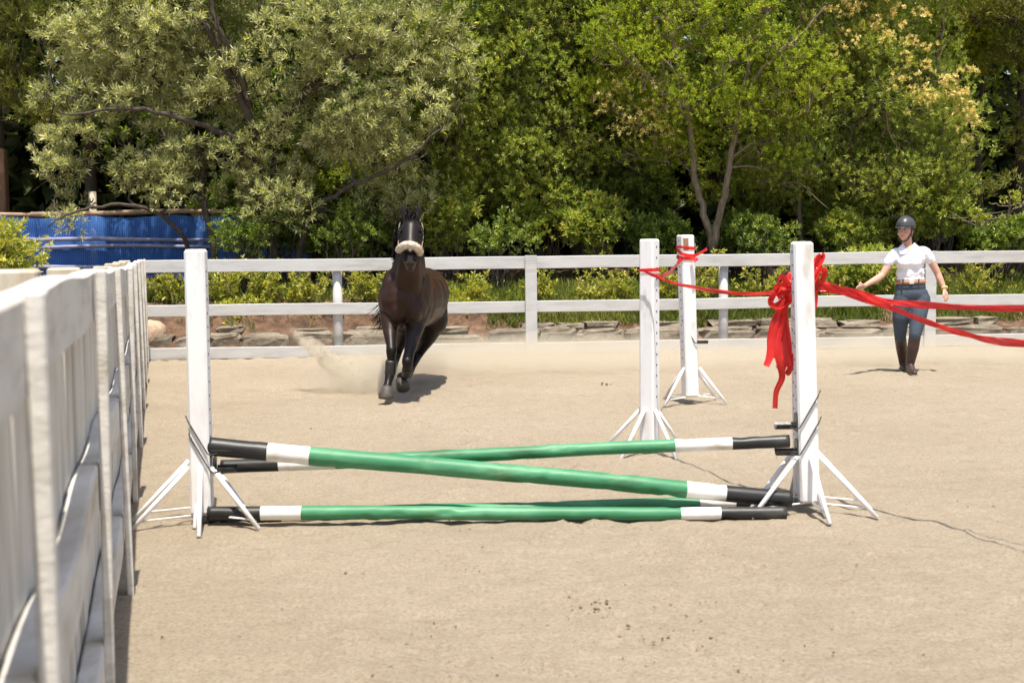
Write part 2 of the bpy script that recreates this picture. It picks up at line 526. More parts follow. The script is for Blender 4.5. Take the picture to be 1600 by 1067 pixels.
def droppings():
    rg = np.random.default_rng(55)
    b = MB().ell((0, 0, 0), (1, 1, 0.6), n=7, m=5); bV, bF = np.concatenate(b.V), b.F
    Vs, Fs, k = [], [], 0
    for px, py, n, r in [(926, 946, 6, 0.016), (935, 944, 3, 0.012), (985, 979, 2, 0.012), (1026, 1003, 3, 0.013), (1012, 1010, 2, 0.008), (1150, 1035, 3, 0.010), (1320, 886, 1, 0.014), (1300, 1025, 2, 0.008), (1110, 945, 1, 0.009),
                         (1050, 984, 2, 0.007), (1340, 935, 1, 0.007), (983, 924, 3, 0.008), (1055, 916, 3, 0.008), (642, 847, 3, 0.009), (885, 890, 2, 0.009), (750, 884, 2, 0.010), (610, 893, 2, 0.007), (490, 671, 3, 0.012), (255, 990, 1, 0.008),
                         (945, 600, 4, 0.018), (620, 650, 3, 0.012), (680, 668, 3, 0.010), (1310, 660, 2, 0.012), (1530, 705, 2, 0.010), (1460, 697, 1, 0.010)]:
        c0 = G(px, py)
        for i in range(n):
            q = c0 + rg.normal(0, r * 2.4, 3) * (1, 1.8, 0) + (0, 0, 0.004)
            v = bV * r * rg.uniform(0.3, 0.75) * rg.uniform(0.6, 1.4, (1, 3)) * (1 + rg.uniform(-.25, .25, (len(bV), 1))) + q
            Vs.append(v); Fs += [tuple(a + k for a in f) for f in bF]; k += len(bV)
    tag(obj("bark_crumbs", np.concatenate(Vs), Fs, M['crumb'], None, False), "brown crumbs of bark and dung scattered over the sand", None, None, "stuff")
M['crumb'] = tex_mat("crumb", [(0.3, (0.10, 0.072, 0.045)), (0.7, (0.26, 0.19, 0.12))], 40, rough=0.9)
droppings()

# ------------------------------------------------------------------ fences
def board(mb, a, b, height, thick, nrm_dir, warp=0.0, seed=0, n=10, zwarp=0.0):
    """a long board from a to b (centre line), upright, warped a little"""
    a, b = np.asarray(a, float), np.asarray(b, float)
    t = np.linspace(0, 1, n)
    c = a + (b - a) * t[:, None]
    rg = np.random.default_rng(seed)
    ph = rg.uniform(0, 6.28, 3)
    w = nrm(nrm_dir)
    c = c + w * (warp * np.sin(t * 5.0 + ph[0]))[:, None] * np.sin(np.pi * t)[:, None]
    c[:, 2] += zwarp * np.sin(t * 6 + ph[1]) * np.sin(np.pi * t)
    up = np.array((0, 0, 1.0))
    h, k, e = height / 2, thick / 2, min(0.006, thick * 0.25)
    sec = [(-h + e, -k), (-h, -k + e), (-h, k - e), (-h + e, k), (h - e, k), (h, k - e), (h, -k + e), (h - e, -k)]
    V = np.concatenate([p + np.array([up * s + w * q for s, q in sec]) for p in c])
    m = len(sec)
    F = [(i * m + j, i * m + (j + 1) % m, (i + 1) * m + (j + 1) % m, (i + 1) * m + j) for i in range(n - 1) for j in range(m)]
    F += [tuple(range(m))[::-1], tuple((n - 1) * m + j for j in range(m))]
    mb.add(V, F)
    return mb

FAR = lambda X: np.array((X, 18.29 + 0.093 * X, 0.0))
fdir = nrm(np.array((1, 0.093, 0.0))); fn = np.array((0.093, -1, 0.0)); fn = nrm(fn)     # fn points at the arena
def far_fence():
    root = thing("rail_fence", "long three-rail fence of pale grey boards along the far side of the arena", "fence", FAR(0))
    def xat(px):
        X = 0.0
        for _ in range(6):
            X = (px - 800) / FPX * (18.29 + 0.093 * X)
        return X
    joints = [xat(216), xat(830), xat(1453), xat(2080)]
    for k in range(3):
        for r, (zc, hh) in enumerate(((1.18, 0.158), (0.615, 0.146), (0.075, 0.146))):
            a, b = FAR(joints[k] + 0.004), FAR(joints[k + 1] - 0.004)
            dz = random.uniform(-0.008, 0.008)
            a[2] = zc + dz; b[2] = zc - dz * 0.5 + random.uniform(-0.01, 0.01)
            board(MB(), a, b, hh, 0.028, fn, 0.012, 10 * k + r, 14, 0.006).build("rail", M['fence'], root)
    for px in (830, 1453, 2080):                                 # flat boards nailed over the joints
        c = FAR(xat(px)) + fn * 0.045
        c[2] = 0.63
        MB().box(c, (0.15, 0.03, 1.27), [fdir, fn, (0, 0, 1)], 0.004).build("cover_board", M['fence'], root)
        c = FAR(xat(px)) - fn * 0.085
        MB().tube([c + (0, 0, -0.3), c + (0.004, 0, 0.5), c + (0, 0, 1.22)], [0.062, 0.06, 0.058], 12).build("post", M['fence'], root, True)
    for px in (527, 1133, 1770):
        c = FAR(xat(px)) - fn * 0.085
        MB().tube([c + (0, 0, -0.3), c + (0.006, 0, 0.5), c + (0.004, 0, 1.23)], [0.066, 0.062, 0.06], 12).build("post", M['fence'], root, True)
    for px in (318, 640, 905, 1015, 1240, 1330, 1560):
        pass
far_fence()

# the fence along the left: rails and joint battens inside, upright planks behind, square posts outside
LA = np.array((-0.25, 0.0, 0.0)); ldir = nrm(np.array((-0.247, 1.0, 0.0))); ln = nrm(np.array((1.0, 0.247, 0.0)))
LEN = 17.75 / ldir[1]
def LP(u, w, z):
    return LA + ldir * u + ln * w + np.array((0, 0, z))
def lift(u):
    return float(np.interp(u, [0, 3, 5, 9, 13, 18.3], [0.32, 0.30, 0.26, 0.15, 0.09, 0.0]))
def left_fence():
    root = thing("plank_fence", "weathered grey plank fence running away along the left edge", "fence", LP(9, 0, 0))
    us = [-0.2, 2.17, 4.36, 6.6, 8.85, 11.1, 13.4, 15.7, 18.1]
    tops = []
    for i, u in enumerate(us):
        l = lift(u)
        zt = 1.27 + l
        lean = random.uniform(-0.012, 0.012)
        b = MB()
        c = LP(u, 0.064, zt / 2 - 0.002)
        zb = (zt + 0.03) / 2
        b.box(c, (0.085, 0.03, zt + 0.01), [ldir, ln, nrm(np.array((lean, 0.0, 1)))], 0.005)
        b.build("batten", M['fence_rail'], root)
        pz = zt + (0.006 if i in (1, 2, 3) else -0.01)
        c = LP(u + 0.02, -0.175, pz / 2 - 0.1)
        MB().box(c, (0.13, 0.14, pz + 0.2), [ldir, ln, (0, 0, 1)], 0.008).build("post", M['raw_wood'], root)
    for i in range(len(us) - 1):
        for r, (z0, hh) in enumerate(((1.188, 0.155), (0.615, 0.148), (0.07, 0.148))):
            u0, u1 = us[i] + 0.003, us[i + 1] - 0.003
            a, b = LP(u0, 0, z0 + lift(us[i])), LP(u1, 0, z0 + lift(us[i + 1]))
            board(MB(), a + ln * 0.017, b + ln * 0.017, hh, 0.060, ln, 0.003, 40 + 10 * i + r, 16, 0.024 if r else 0.010).build("rail", M['fence_rail'], root)
    u = -0.2
    rg = np.random.default_rng(21)
    while u < 18.0:
        w = rg.uniform(0.17, 0.27)
        l = lift(u)
        top = 1.17 + l + rg.uniform(-0.05, 0.05)
        c = LP(u + w / 2, -0.027 + rg.uniform(-0.003, 0.0), top / 2 + 0.01)
        MB().box(c, (w, 0.022, top), [ldir, ln, nrm(np.array((rg.uniform(-.01, .01), rg.uniform(-.01, .01), 1)))], 0.003).build("plank", M['fence_old'], root)
        u += w + rg.choice([0.003, 0.005, 0.010, 0.024])
left_fence()

# ------------------------------------------------------------------ stone edging and boulder
def rock(c, size, seed, ax=None, n=10, m=7, amp=0.16, sq=0.45):
    mb = MB().ell((0, 0, 0), (1, 1, 1), n=n, m=m)
    V = np.concatenate(mb.V)
    V = np.sign(V) * abs(V) ** sq                                  # squarish
    rg = np.random.default_rng(seed)
    V = V * (1 + rg.uniform(-amp, amp, (len(V), 1))) + rg.uniform(-amp, amp, (len(V), 3)) * 0.35
    V = V * (np.asarray(size) / 2)
    if ax is not None:
        V = V @ np.asarray(ax)
    return V + c, mb.F
def stone_wall():
    root = thing("stone_wall", "low edging of rough grey stones behind the far fence", "wall", (0, 19.4, 0))
    ax = [nrm(np.array((1, .09, 0))), nrm(np.array((-.09, 1, 0))), (0, 0, 1)]
    rg = np.random.default_rng(9)
    x, k = -6.4, 0
    while x < 9:
        w = rg.uniform(0.42, 1.05)
        h = rg.uniform(0.19, 0.28)
        c = np.array((x + w / 2, 19.36 + 0.09 * (x + w / 2) + rg.uniform(-.03, .03), h / 2 - 0.03))
        V, F = rock(c, (w * 1.02, 0.30, h * 1.05), 100 + k, ax, 14, 9, 0.13, 0.42)
        obj("stone", V, F, M['stone'], root, False)
        k += 1; x += w + rg.uniform(0.0, 0.03)
    x = -6.4
    while x < 9:
        w = rg.uniform(0.22, 0.7)
        h = rg.uniform(0.07, 0.13)
        c = np.array((x + w / 2, 19.56 + 0.09 * (x + w / 2) + rg.uniform(-.03, .09), 0.225 + h / 2 - 0.03))
        V, F = rock(c, (w, 0.34, h * 1.2), 300 + k, ax, 8, 6, 0.2)
        obj("stone", V, F, M['stone'], root, False)
        k += 1; x += w + rg.choice([0.0, 0.05, 0.35, 0.7])
    p = P(235, 522, 19.0)
    V, F = rock(np.array((p[0], 19.0, 0.22)), (0.42, 0.4, 0.42), 77, None, 14, 9, 0.10, 0.8)
    tag(obj("boulder", V, F, M['boulder'], None, True), "tan rounded boulder in the corner where the two fences meet", "boulder")
stone_wall()

# ------------------------------------------------------------------ show jump stands
def tube_leg(mb, a, b, r=0.0135):
    return mb.tube([a, b], [r, r], 8)
POST_W, POST_Z0, POST_Z1 = 0.113, 0.062, 1.545
def make_stand(label, loc, rz, feet, lean=(0, 0), height=None, holes='x', z_att=0.33, group="white jump stands", patch=False, wpost=None):
    root = thing("jump_stand", label, "jump stand", loc, group, rz)
    h = height or POST_Z1
    W_ = wpost or POST_W
    def sh(v):
        v = np.asarray(v, float)
        return v + np.array((lean[0], lean[1], 0)) * (v[..., 2:3] if v.ndim > 1 else v[2])
    mb = MB().box((0, 0, (h + POST_Z0) / 2), (W_, W_, h - POST_Z0), None, 0.012)
    mb.V = [sh(v) for v in mb.V]
    o = link(bpy.data.objects.new("post", mb.mesh("post", M['white_paint'])), root)
    hm = MB()
    for z in np.arange(0.42, h - 0.05, 0.077):
        for s in (-1, 1):
            c = (s * (W_ / 2 + 0.0006), 0, z) if holes == 'x' else (0, s * (W_ / 2 + 0.0006), z)
            a = np.array(c); d = np.array((0.0012 * s, 0, 0) if holes == 'x' else (0, 0.0012 * s, 0))
            hm.tube([a - d, a + d], [0.0075, 0.0075], 8)
    hm.V = [sh(v) for v in hm.V]
    link(bpy.data.objects.new("pin_holes", hm.mesh("pin_holes", M['hole'])), root)
    if patch:
        pm = MB().box((-0.025, -W_ / 2 - 0.002, h - 0.085), (0.05, 0.003, 0.11))
        pm.V = [sh(v) for v in pm.V]
        link(bpy.data.objects.new("bare_patch", pm.mesh("bare_patch", M['rusty'])), root)
    for fx, fy in feet:
        d = nrm(np.array((fx, fy, 0.0)))
        m = max(abs(d[0]), abs(d[1]))
        a = sh(d * (W_ / 2 / m + 0.008) + np.array((0, 0, z_att)))
        mb = tube_leg(MB(), a, np.array((fx, fy, 0.006)))
        link(bpy.data.objects.new("leg", mb.mesh("leg", M['white_paint'], True)), root)
    zb = 0.055
    for i, j in ((0, 1), (2, 3)):
        t = 1 - zb / z_att
        a = np.array((*[q * (0.16 + 0.84 * t) for q in feet[i]], zb)); b = np.array((*[q * (0.16 + 0.84 * t) for q in feet[j]], zb))
        mid = np.array((0, 0, zb + (0.0 if i == 0 else 0.013)))
        link(bpy.data.objects.new("brace", MB().tube([a, mid, b], 0.006, 6).mesh("brace", M['white_paint'], True)), root)
    return root
PLUS = [(-0.36, -0.20), (0.345, -0.20), (0.045, -0.37), (-0.02, 0.31)]
DIAG = [(-0.26, -0.26), (0.26, 0.26), (0.27, -0.25), (-0.27, 0.25)]
SL, SR = np.array((-1.757, 7.92, 0)), np.array((1.705, 8.10, 0))
make_stand("white square stand at the left end of the crossed poles, front of the pair", SL, 0.04, PLUS, (0.002, 0))
make_stand("white square stand hidden close behind the left front stand, only legs showing", SL + (-0.045, 0.22, 0), -0.03, PLUS, (0.0, 0), 1.50)
make_stand("white square stand at the right end of the crossed poles, front of the pair", SR, -0.02, PLUS, (-0.034, 0.0), 1.555)
make_stand("white square stand close behind the right front stand, showing as a narrow strip", SR + (0.018, 0.21, 0), 0.0, PLUS, (-0.021, 0), 1.525)
SM = G(1015, 709); SB = G(1079, 629)
make_stand("white stand with a column of pin holes, halfway back beyond the poles", SM, -0.55, [(-0.36, -0.05), (0.30, -0.18), (-0.05, -0.36), (0.1, 0.34)], (0.005, -0.01), 1.553)
make_stand("white stand farthest back with red tape tied around its top", SB, 0.30, [(-0.33, -0.16), (0.33, 0.16), (0.25, -0.25), (-0.12, 0.33)], (-0.045, -0.02), 1.555, patch=True, wpost=0.128)

# ------------------------------------------------------------------ jump cups (iron trays pinned to the stands)
def jump_cup(label, stand, side, z, lean=0.0):
    s = side
    root = thing("jump_cup", label, "jump cup", stand + np.array((s * (POST_W / 2) + lean * z, 0, z)), "black iron jump cups")
    o = np.array(root.location)
    L_, ww = 0.125, 0.10
    t = np.linspace(-1, 1, 9)
    prof = [(q * ww / 2, 0.030 * q * q) for q in t]
    V, F = [], []
    for x in (0.012, L_):
        for (y, zz) in prof:
            V.append((s * x, y, zz + 0.0))
        for (y, zz) in prof:
            V.append((s * x, y, zz - 0.006))
    n = len(prof)
    for i in range(n - 1):
        F.append((i, i + 1, 2 * n + i + 1, 2 * n + i))
        F.append((n + i, 3 * n + i, 3 * n + i + 1, n + i + 1))
    F += [(0, 2 * n, 3 * n, n), (n - 1, 2 * n - 1, 4 * n - 1, 3 * n - 1)]
    F += [(i, n + i, n + i + 1, i + 1) for i in range(n - 1)] + [(2 * n + i, 2 * n + i + 1, 3 * n + i + 1, 3 * n + i) for i in range(n - 1)]
    obj("tray", np.array(V) + o, F, M['iron'], root)
    MB().box(o + (s * 0.008, 0, 0.035), (0.006, 0.085, 0.10)).build("back_plate", M['iron'], root)
    y = -POST_W / 2 - 0.010
    rod = np.array([(s * 0.05, -0.052, 0.012), (s * 0.012, y, 0.004), (-s * 0.004, y, 0.012), (-s * 0.105, y, 0.19), (-s * 0.122, y + 0.012, 0.225)])
    MB().tube(o + rod, 0.0045, 6).build("pin_rod", M['iron'], root, True)
jump_cup("black iron cup under the raised left end of the nearer green pole", SL, 1, 0.397)
jump_cup("black iron cup under the lower left end of the farther green pole", SL + (0.015, 0.0, 0), 1, 0.298)
jump_cup("empty black iron cup above the pole end on the right front stand", SR, -1, 0.487, -0.034)
jump_cup("black iron cup below the raised right end of the farther green pole", SR, -1, 0.335, -0.034)

zc = P(1080, 537, SB[1] - 0.06)[2]
jump_cup("dark iron cup pinned halfway up the farthest stand", SB + np.array((-0.045 * zc, -0.02 * zc, 0)), 1, zc)
# ------------------------------------------------------------------ poles
def jump_pole(label, a, b, cuts, r, seed, flip=False):
    """cuts: fractions where black/white/green/white/black begin and end"""
    a, b = np.asarray(a, float), np.asarray(b, float)
    root = thing("jump_pole", label, "pole", (a + b) / 2 * (1, 1, 0) + (0, 0, min(a[2], b[2]) - r), "painted jump poles")
    d = b - a
    L_ = np.linalg.norm(d); t = d / L_
    w1 = nrm(np.cross(t, (0, 0, 1))); w2 = np.cross(w1, t)
    rg = np.random.default_rng(seed)
    knots = [(rg.uniform(0, 1), rg.uniform(0, 6.28), rg.uniform(-0.014, 0.007)) for _ in range(34)]
    ph = rg.uniform(0, 6.28, 6)
    nn = 18
    ang = np.linspace(0, 2 * np.pi, nn, endpoint=False)
    def ring(f):
        c = a + d * f + w2 * (0.006 * math.sin(f * 5 + ph[0]) + 0.002 * math.sin(f * 17 + ph[1])) * math.sin(np.pi * f) + w1 * 0.006 * math.sin(f * 7 + ph[2]) * math.sin(np.pi * f)
        R = np.full(nn, r * (1.03 - 0.10 * f + 0.018 * math.sin(f * 23 + ph[3]) + 0.010 * math.sin(f * 61 + ph[4])))
        for (kf, ka, kd) in knots:
            df = (f - kf) * L_ / 0.028
            if abs(df) < 3:
                da = (ang - ka + np.pi) % (2 * np.pi) - np.pi
                R = R + kd * np.exp(-df * df - (da / 0.5) ** 2)
        return c + R[:, None] * (np.cos(ang)[:, None] * w1 + np.sin(ang)[:, None] * w2)
    names = [("black_end", 'band_black'), ("white_band", 'band_white'), ("green_section", 'green'), ("white_band", 'band_white'), ("black_end", 'band_black')]
    for k, (nm, mt) in enumerate(names):
        f0, f1 = cuts[k], cuts[k + 1]
        m = max(6, int((f1 - f0) * L_ / 0.022))
        rings = [ring(f) for f in np.linspace(f0, f1, m)]
        V = np.concatenate(rings)
        F = [(i * nn + j, i * nn + (j + 1) % nn, (i + 1) * nn + (j + 1) % nn, (i + 1) * nn + j) for i in range(m - 1) for j in range(nn)]
        if k == 0:
            F.append(tuple(range(nn))[::-1])
        if k == 4:
            F.append(tuple((m - 1) * nn + j for j in range(nn)))
        o = obj(nm, V, F, M[mt], root, True)
    return root
def cut(x0, *xs):
    return [0.0] + [(x - x0) / (xs[-1] - x0) for x in xs]
YA, YB = 7.92, 8.02
jump_pole("green pole with white bands slanting down from left to right, nearest of the crossed pair", P(326, 697, YA), P(1236, 780, 8.02), cut(326, 417, 482, 1070, 1132, 1236), 0.051, 3)
jump_pole("green pole with white bands rising to the right, behind the slanting one", P(346, 729, 8.08), P(1233, 689, 8.06), cut(346, 436, 525, 1055, 1144, 1233), 0.0385, 4)
jump_pole("green pole lying on the sand in front, in full sun", P(325, 802, 7.86), P(1228, 801, 7.93), cut(325, 407, 470, 1062, 1125, 1228), 0.039, 5)
jump_pole("green pole on the sand behind the front one, mostly shaded by the crossed poles", P(327, 809, 7.96), P(1236, 780, 8.30), cut(327, 436, 497, 1087, 1145, 1236), 0.039, 6)

# ------------------------------------------------------------------ trees, shrubs, grass
M['leaf_silver'] = leaf_mat("leaf_silver", [(0.0, (0.159, 0.181, 0.0734)), (0.45, (0.333, 0.342, 0.157)), (0.85, (0.578, 0.56, 0.301)), (0.975, (0.751, 0.684, 0.393)), (1.0, (0.78, 0.739, 0.0524))], 0.5, 0.30, (1.0, 1.05, 0.5))
M['leaf_dark'] = leaf_mat("leaf_dark", [(0.0, (0.0729, 0.111, 0.0218)), (0.5, (0.152, 0.213, 0.0365)), (0.9, (0.304, 0.346, 0.0637)), (1.0, (0.608, 0.53, 0.0911))], 0.38, 0.3)
M['leaf_mid'] = leaf_mat("leaf_mid", [(0.0, (0.128, 0.17, 0.0358)), (0.5, (0.272, 0.322, 0.0605)), (0.88, (0.48, 0.465, 0.101)), (1.0, (0.78, 0.542, 0.112))], 0.42, 0.36)
M['leaf_bright'] = leaf_mat("leaf_bright", [(0.0, (0.146, 0.186, 0.0186)), (0.5, (0.29, 0.344, 0.0323)), (0.88, (0.459, 0.466, 0.0496)), (1.0, (0.754, 0.447, 0.062))], 0.45, 0.42)
M['leaf_conifer'] = leaf_mat("leaf_conifer", [(0.0, (0.0756, 0.0907, 0.0158)), (0.6, (0.163, 0.171, 0.0264)), (1.0, (0.328, 0.283, 0.0396))], 0.6, 0.2)
M['leaf_shrub'] = leaf_mat("leaf_shrub", [(0.0, (0.138, 0.178, 0.024)), (0.4, (0.289, 0.318, 0.0437)), (0.85, (0.522, 0.483, 0.0874)), (1.0, (0.688, 0.558, 0.131))], 0.45, 0.36, (1.0, 1.0, 0.4))
M['blossom'] = leaf_mat("blossom", [(0.0, (0.485, 0.367, 0.112)), (0.6, (0.701, 0.575, 0.205)), (1.0, (0.741, 0.753, 0.374))], 0.6, 0.25, (1, 0.9, 0.5))
M['grass'] = leaf_mat("grass", [(0.0, (0.091, 0.1265, 0.0198)), (0.55, (0.208, 0.2415, 0.044)), (0.9, (0.351, 0.3105, 0.088)), (1.0, (0.546, 0.414, 0.187))], 0.5, 0.35)
M['leaf_wood'] = leaf_mat("leaf_wood", [(0.0, (0.02, 0.034, 0.010)), (0.6, (0.045, 0.066, 0.018)), (1.0, (0.075, 0.10, 0.028))], 0.5, 0.15)

def leaf_arrays(base, d, length, width, rg, fold=0.22, up=0.5, tint=None):
    """base (n,3) stalk points, d (n,3) directions -> folded two-triangle blades"""
    n = len(base)
    d = nrm(d)
    ref = rg.normal(0, 1, (n, 3)); ref[:, 2] += up * 3
    side = nrm(np.cross(d, ref))
    nr = np.cross(side, d)
    length = np.broadcast_to(length, (n,)) * rg.uniform(0.7, 1.25, n)
    width = np.broadcast_to(width, (n,)) * rg.uniform(0.75, 1.2, n)
    mid = base + d * (length * 0.48)[:, None]
    V = np.empty((n, 4, 3))
    V[:, 0] = base
    V[:, 1] = mid + side * (width / 2)[:, None] + nr * (width * fold)[:, None]
    V[:, 2] = base + d * length[:, None] - nr * (length * rg.uniform(-0.05, 0.16, n))[:, None]
    V[:, 3] = mid - side * (width / 2)[:, None] + nr * (width * fold)[:, None]
    i = np.arange(n)[:, None] * 4
    F = np.concatenate([i + np.array([[0, 1, 2]]), i + np.array([[0, 2, 3]])], 1).reshape(-1, 3)
    tt = rg.random(n) if tint is None else tint
    return V.reshape(-1, 3), F, np.repeat(tt, 4)
def sprigs(cen, axis, rg, k, leaf, width, twig, spread=0.95, tint0=None):
    """k leaves set spirally along a short twig at each centre"""
    n = len(cen)
    axis = nrm(axis)
    a = nrm(np.cross(axis, rg.normal(0, 1, (n, 3))))
    b = np.cross(axis, a)
    Bs, Ds, Ts = [], [], []
    t0 = rg.random(n) * 0.55 if tint0 is None else tint0
    for j in range(k):
        f = (j + 0.5) / k
        ph = j * 2.4 + rg.uniform(-0.3, 0.3, n)
        rad = np.cos(ph)[:, None] * a + np.sin(ph)[:, None] * b
        sp = spread * (1.15 - 0.65 * f)
        Bs.append(cen + axis * (twig * (f - 0.5))[..., None] if np.ndim(twig) else cen + axis * twig * (f - 0.5))
        Ds.append(axis * math.cos(sp) + rad * math.sin(sp) + rg.normal(0, 0.13, (n, 3)))
        Ts.append(np.clip(t0 + rg.random(n) * 0.42 + 0.05 * f, 0, 0.97))
    B, D, T = np.concatenate(Bs), np.concatenate(Ds), np.concatenate(Ts)
    T = np.where(rg.random(len(T)) < 0.012, 1.0, T)
    return leaf_arrays(B, D, leaf, width, rg, tint=T)
def crown_points(blobs, n_clump, per, rg, rr=(0.25, 0.5), front=0.6, flat=0.75):
    """clumps through the crown volume, sprigs over each clump's upper shell"""
    vol = np.array([b[3] * b[4] * b[5] for b in blobs]) ** 0.75
    which = rg.choice(len(blobs), n_clump, p=vol / vol.sum())
    C, A, CC = [], [], []
    for w in which:
        px, py, Y, rx, ry, rz = blobs[w]
        c0 = P(px, py, Y)
        d = nrm(rg.normal(0, 1, 3))
        if rg.random() < front and d[1] > 0:
            d[1] = -d[1]
        c = c0 + d * np.array((rx, ry, rz)) * rg.random() ** 0.38
        if c[2] < 0.7:
            c[2] = 0.7 + rg.random() * 0.4
        R = rg.uniform(*rr)
        m = max(4, int(per * (R / np.mean(rr)) ** 2))
        q = nrm(rg.normal(0, 1, (m, 3)) + np.array((0, -0.15, 0.45)))
        C.append(c + q * (R * rg.uniform(0.45, 1.05, m))[:, None] * np.array((1, 1, flat)))
        A.append(nrm(q + np.array((0, -0.1, 0.55)) + rg.normal(0, 0.35, (m, 3))))
        CC.append(c)
    return np.concatenate(C), np.concatenate(A), np.array(CC)
def limbs_mesh(limbs, clumps, rg, twig_r=0.014, maxlen=2.2, frac=1.0):
    mb = MB()
    nodes, rad = [], []
    for pts, r0, r1 in limbs:
        k = max(8, len(pts) * 5)
        s = spline(pts, k)
        s[1:-1] += rg.normal(0, 0.012, (k - 2, 3))
        r = np.linspace(r0, r1, k)
        mb.tube(s, r, 8)
        nodes.append(s); rad.append(r)
    nodes = np.concatenate(nodes); rad = np.concatenate(rad)
    for c in clumps:
        if rg.random() > frac:
            continue
        v = nodes - c
        dist = np.linalg.norm(v * np.array((1, 1, 0.8)), axis=1) + np.where(nodes[:, 2] > c[2], 0.5, 0) 
        i = int(np.argmin(dist))
        if dist[i] > maxlen or dist[i] < 0.12:
            continue
        a = nodes[i]
        mid = (a + c) / 2 + rg.normal(0, 0.09, 3) + np.array((0, 0, -0.06 * dist[i]))
        mid2 = a * 0.25 + c * 0.75 + rg.normal(0, 0.07, 3)
        s = spline([a, mid, mid2, c + rg.normal(0, 0.1, 3)], 8)
        mb.tube(s, np.linspace(min(twig_r * 1.5, rad[i] * 0.7 + 0.004), 0.004, 8), 5, False)
        nodes = np.concatenate([nodes, s[2:7]]); rad = np.concatenate([rad, np.full(5, 0.012)])
        for _ in range(2):
            j = rg.integers(3, 8)
            e = s[j] + rg.normal(0, 0.22, 3) + (0, 0, 0.06)
            mb.tube(spline([s[j], (s[j] + e) / 2 + rg.normal(0, 0.03, 3), e], 4), [0.007, 0.005, 0.004, 0.002], 4, False)
    return mb
def tree(name, label, base, limbs, blobs, n_clump, per, mat, bark='bark', seed=1, k=8, leaf=0.09, width=0.028, twig=0.07, group="trees behind the arena", rr=(0.25, 0.5), spread=0.95, front=0.6, cat="tree", flat=0.75, maxlen=2.2, extra=None, frac=0.7):
    rg = np.random.default_rng(seed)
    base = np.asarray(base, float)
    root = thing(name, label, cat, base, group)
    C, A, CC = crown_points(blobs, n_clump, per, rg, rr, front, flat)
    lm = []
    for pts, r0, r1 in limbs:
        lm.append(([np.asarray(p, float) for p in pts], r0, r1))
    limbs_mesh(lm, CC, rg, maxlen=maxlen, frac=frac).build("trunk", M[bark], root, True)
    cl_t = rg.random(len(C)) * 0.2
    ci = np.repeat(rg.random(len(CC)) * 0.4, 1)
    # sprigs of one clump share a shade of leaf
    near = np.concatenate([np.full(1, 0)])
    V, F, T = sprigs(C, A, rg, k, leaf, width, twig, spread, tint0=np.clip(cl_t + 0.33 * (vnoise(C[:, 0] * 1.7 + C[:, 1], C[:, 2] * 1.7, seed) + 0.5), 0, 1))
    obj("crown", V, F, M[mat], root, False, {"tint": T})
    if extra is not None:
        (eblobs, en, eper, emat, ename, eleaf, ewid, ek, err) = extra
        C, A, _ = crown_points(eblobs, en, eper, rg, err, 0.75, 0.8)
        V, F, T = sprigs(C, A, rg, ek, eleaf, ewid, 0.03, 1.2)
        obj(ename, V, F, M[emat], root, False, {"tint": T})
    return root
def gz(px, Y):
    X = (px - 800) / FPX * Y
    return np.array((X, Y, float(bank_z(np.array([X]), np.array([Y]))[0]) - 0.05))

# the large silvery tree over the left half
b1 = gz(330, 20.9)
tree("silver_leaf_tree", "large grey-green spreading tree with dark limbs over the blue netting", b1, [
    ([b1, P(333, 380, 20.85), P(316, 300, 20.85), P(310, 230, 20.95), P(250, 130, 20.85), P(200, 40, 20.75), P(170, -60, 20.75)], 0.06, 0.02),
    ([b1 + (0.5, 0.1, 0), P(405, 330, 20.95), P(402, 224, 20.75), P(375, 150, 20.55), P(346, 86, 20.45), P(304, 0, 20.45), P(270, -110, 20.55)], 0.085, 0.03),
    ([P(390, 168, 20.65), P(365, 90, 20.35), P(332, 20, 20.25), P(330, -80, 20.25)], 0.06, 0.025),
    ([b1 + (0.9, 0.2, 0), P(425, 300, 21.05), P(440, 200, 20.85), P(478, 140, 20.65), P(512, 100, 20.55), P(520, -20, 20.55)], 0.07, 0.025),
    ([P(470, 150, 20.65), P(540, 100, 20.45), P(600, 60, 20.35), P(650, -10, 20.25)], 0.055, 0.02),
    ([b1 + (1.1, 0.1, 0), P(485, 342, 20.65), P(530, 302, 20.45), P(576, 280, 20.35), P(640, 246, 20.25), P(690, 200, 20.25)], 0.05, 0.014),
    ([P(402, 230, 20.75), P(300, 190, 20.25), P(200, 170, 20.05), P(110, 180, 19.85)], 0.05, 0.015),
    ([b1 + (-0.1, 0, 0.3), P(270, 350, 20.55), P(200, 320, 20.15), P(120, 330, 19.85), P(75, 355, 19.75)], 0.04, 0.010),
], [
    (370, 60, 21.2, 2.7, 1.5, 1.4), (175, 110, 21.0, 1.15, 1.1, 1.1), (600, 110, 21.1, 1.25, 1.3, 1.5), (350, 225, 20.9, 1.3, 0.8, 0.75), (430, 300, 20.9, 0.6, 0.4, 0.35),
    (120, 235, 20.8, 0.55, 0.6, 0.45), (105, 320, 20.6, 0.38, 0.35, 0.55), (560, 235, 21.0, 0.9, 0.8, 0.5), (350, -110, 21.5, 3.0, 1.8, 1.1), (270, 280, 20.8, 0.8, 0.5, 0.3), (640, 300, 21.6, 0.6, 0.5, 0.35), (200, 30, 20.9, 0.9, 0.9, 0.8), (240, 300, 20.4, 0.5, 0.3, 0.3), (400, 325, 20.5, 0.8, 0.3, 0.35), (520, 320, 20.6, 0.7, 0.3, 0.35), (110, 360, 20.2, 0.25, 0.2, 0.25)],
    480, 22, 'leaf_silver', 'bark', 11, 10, 0.096, 0.023, 0.08, rr=(0.16, 0.42), front=0.5, spread=1.0)
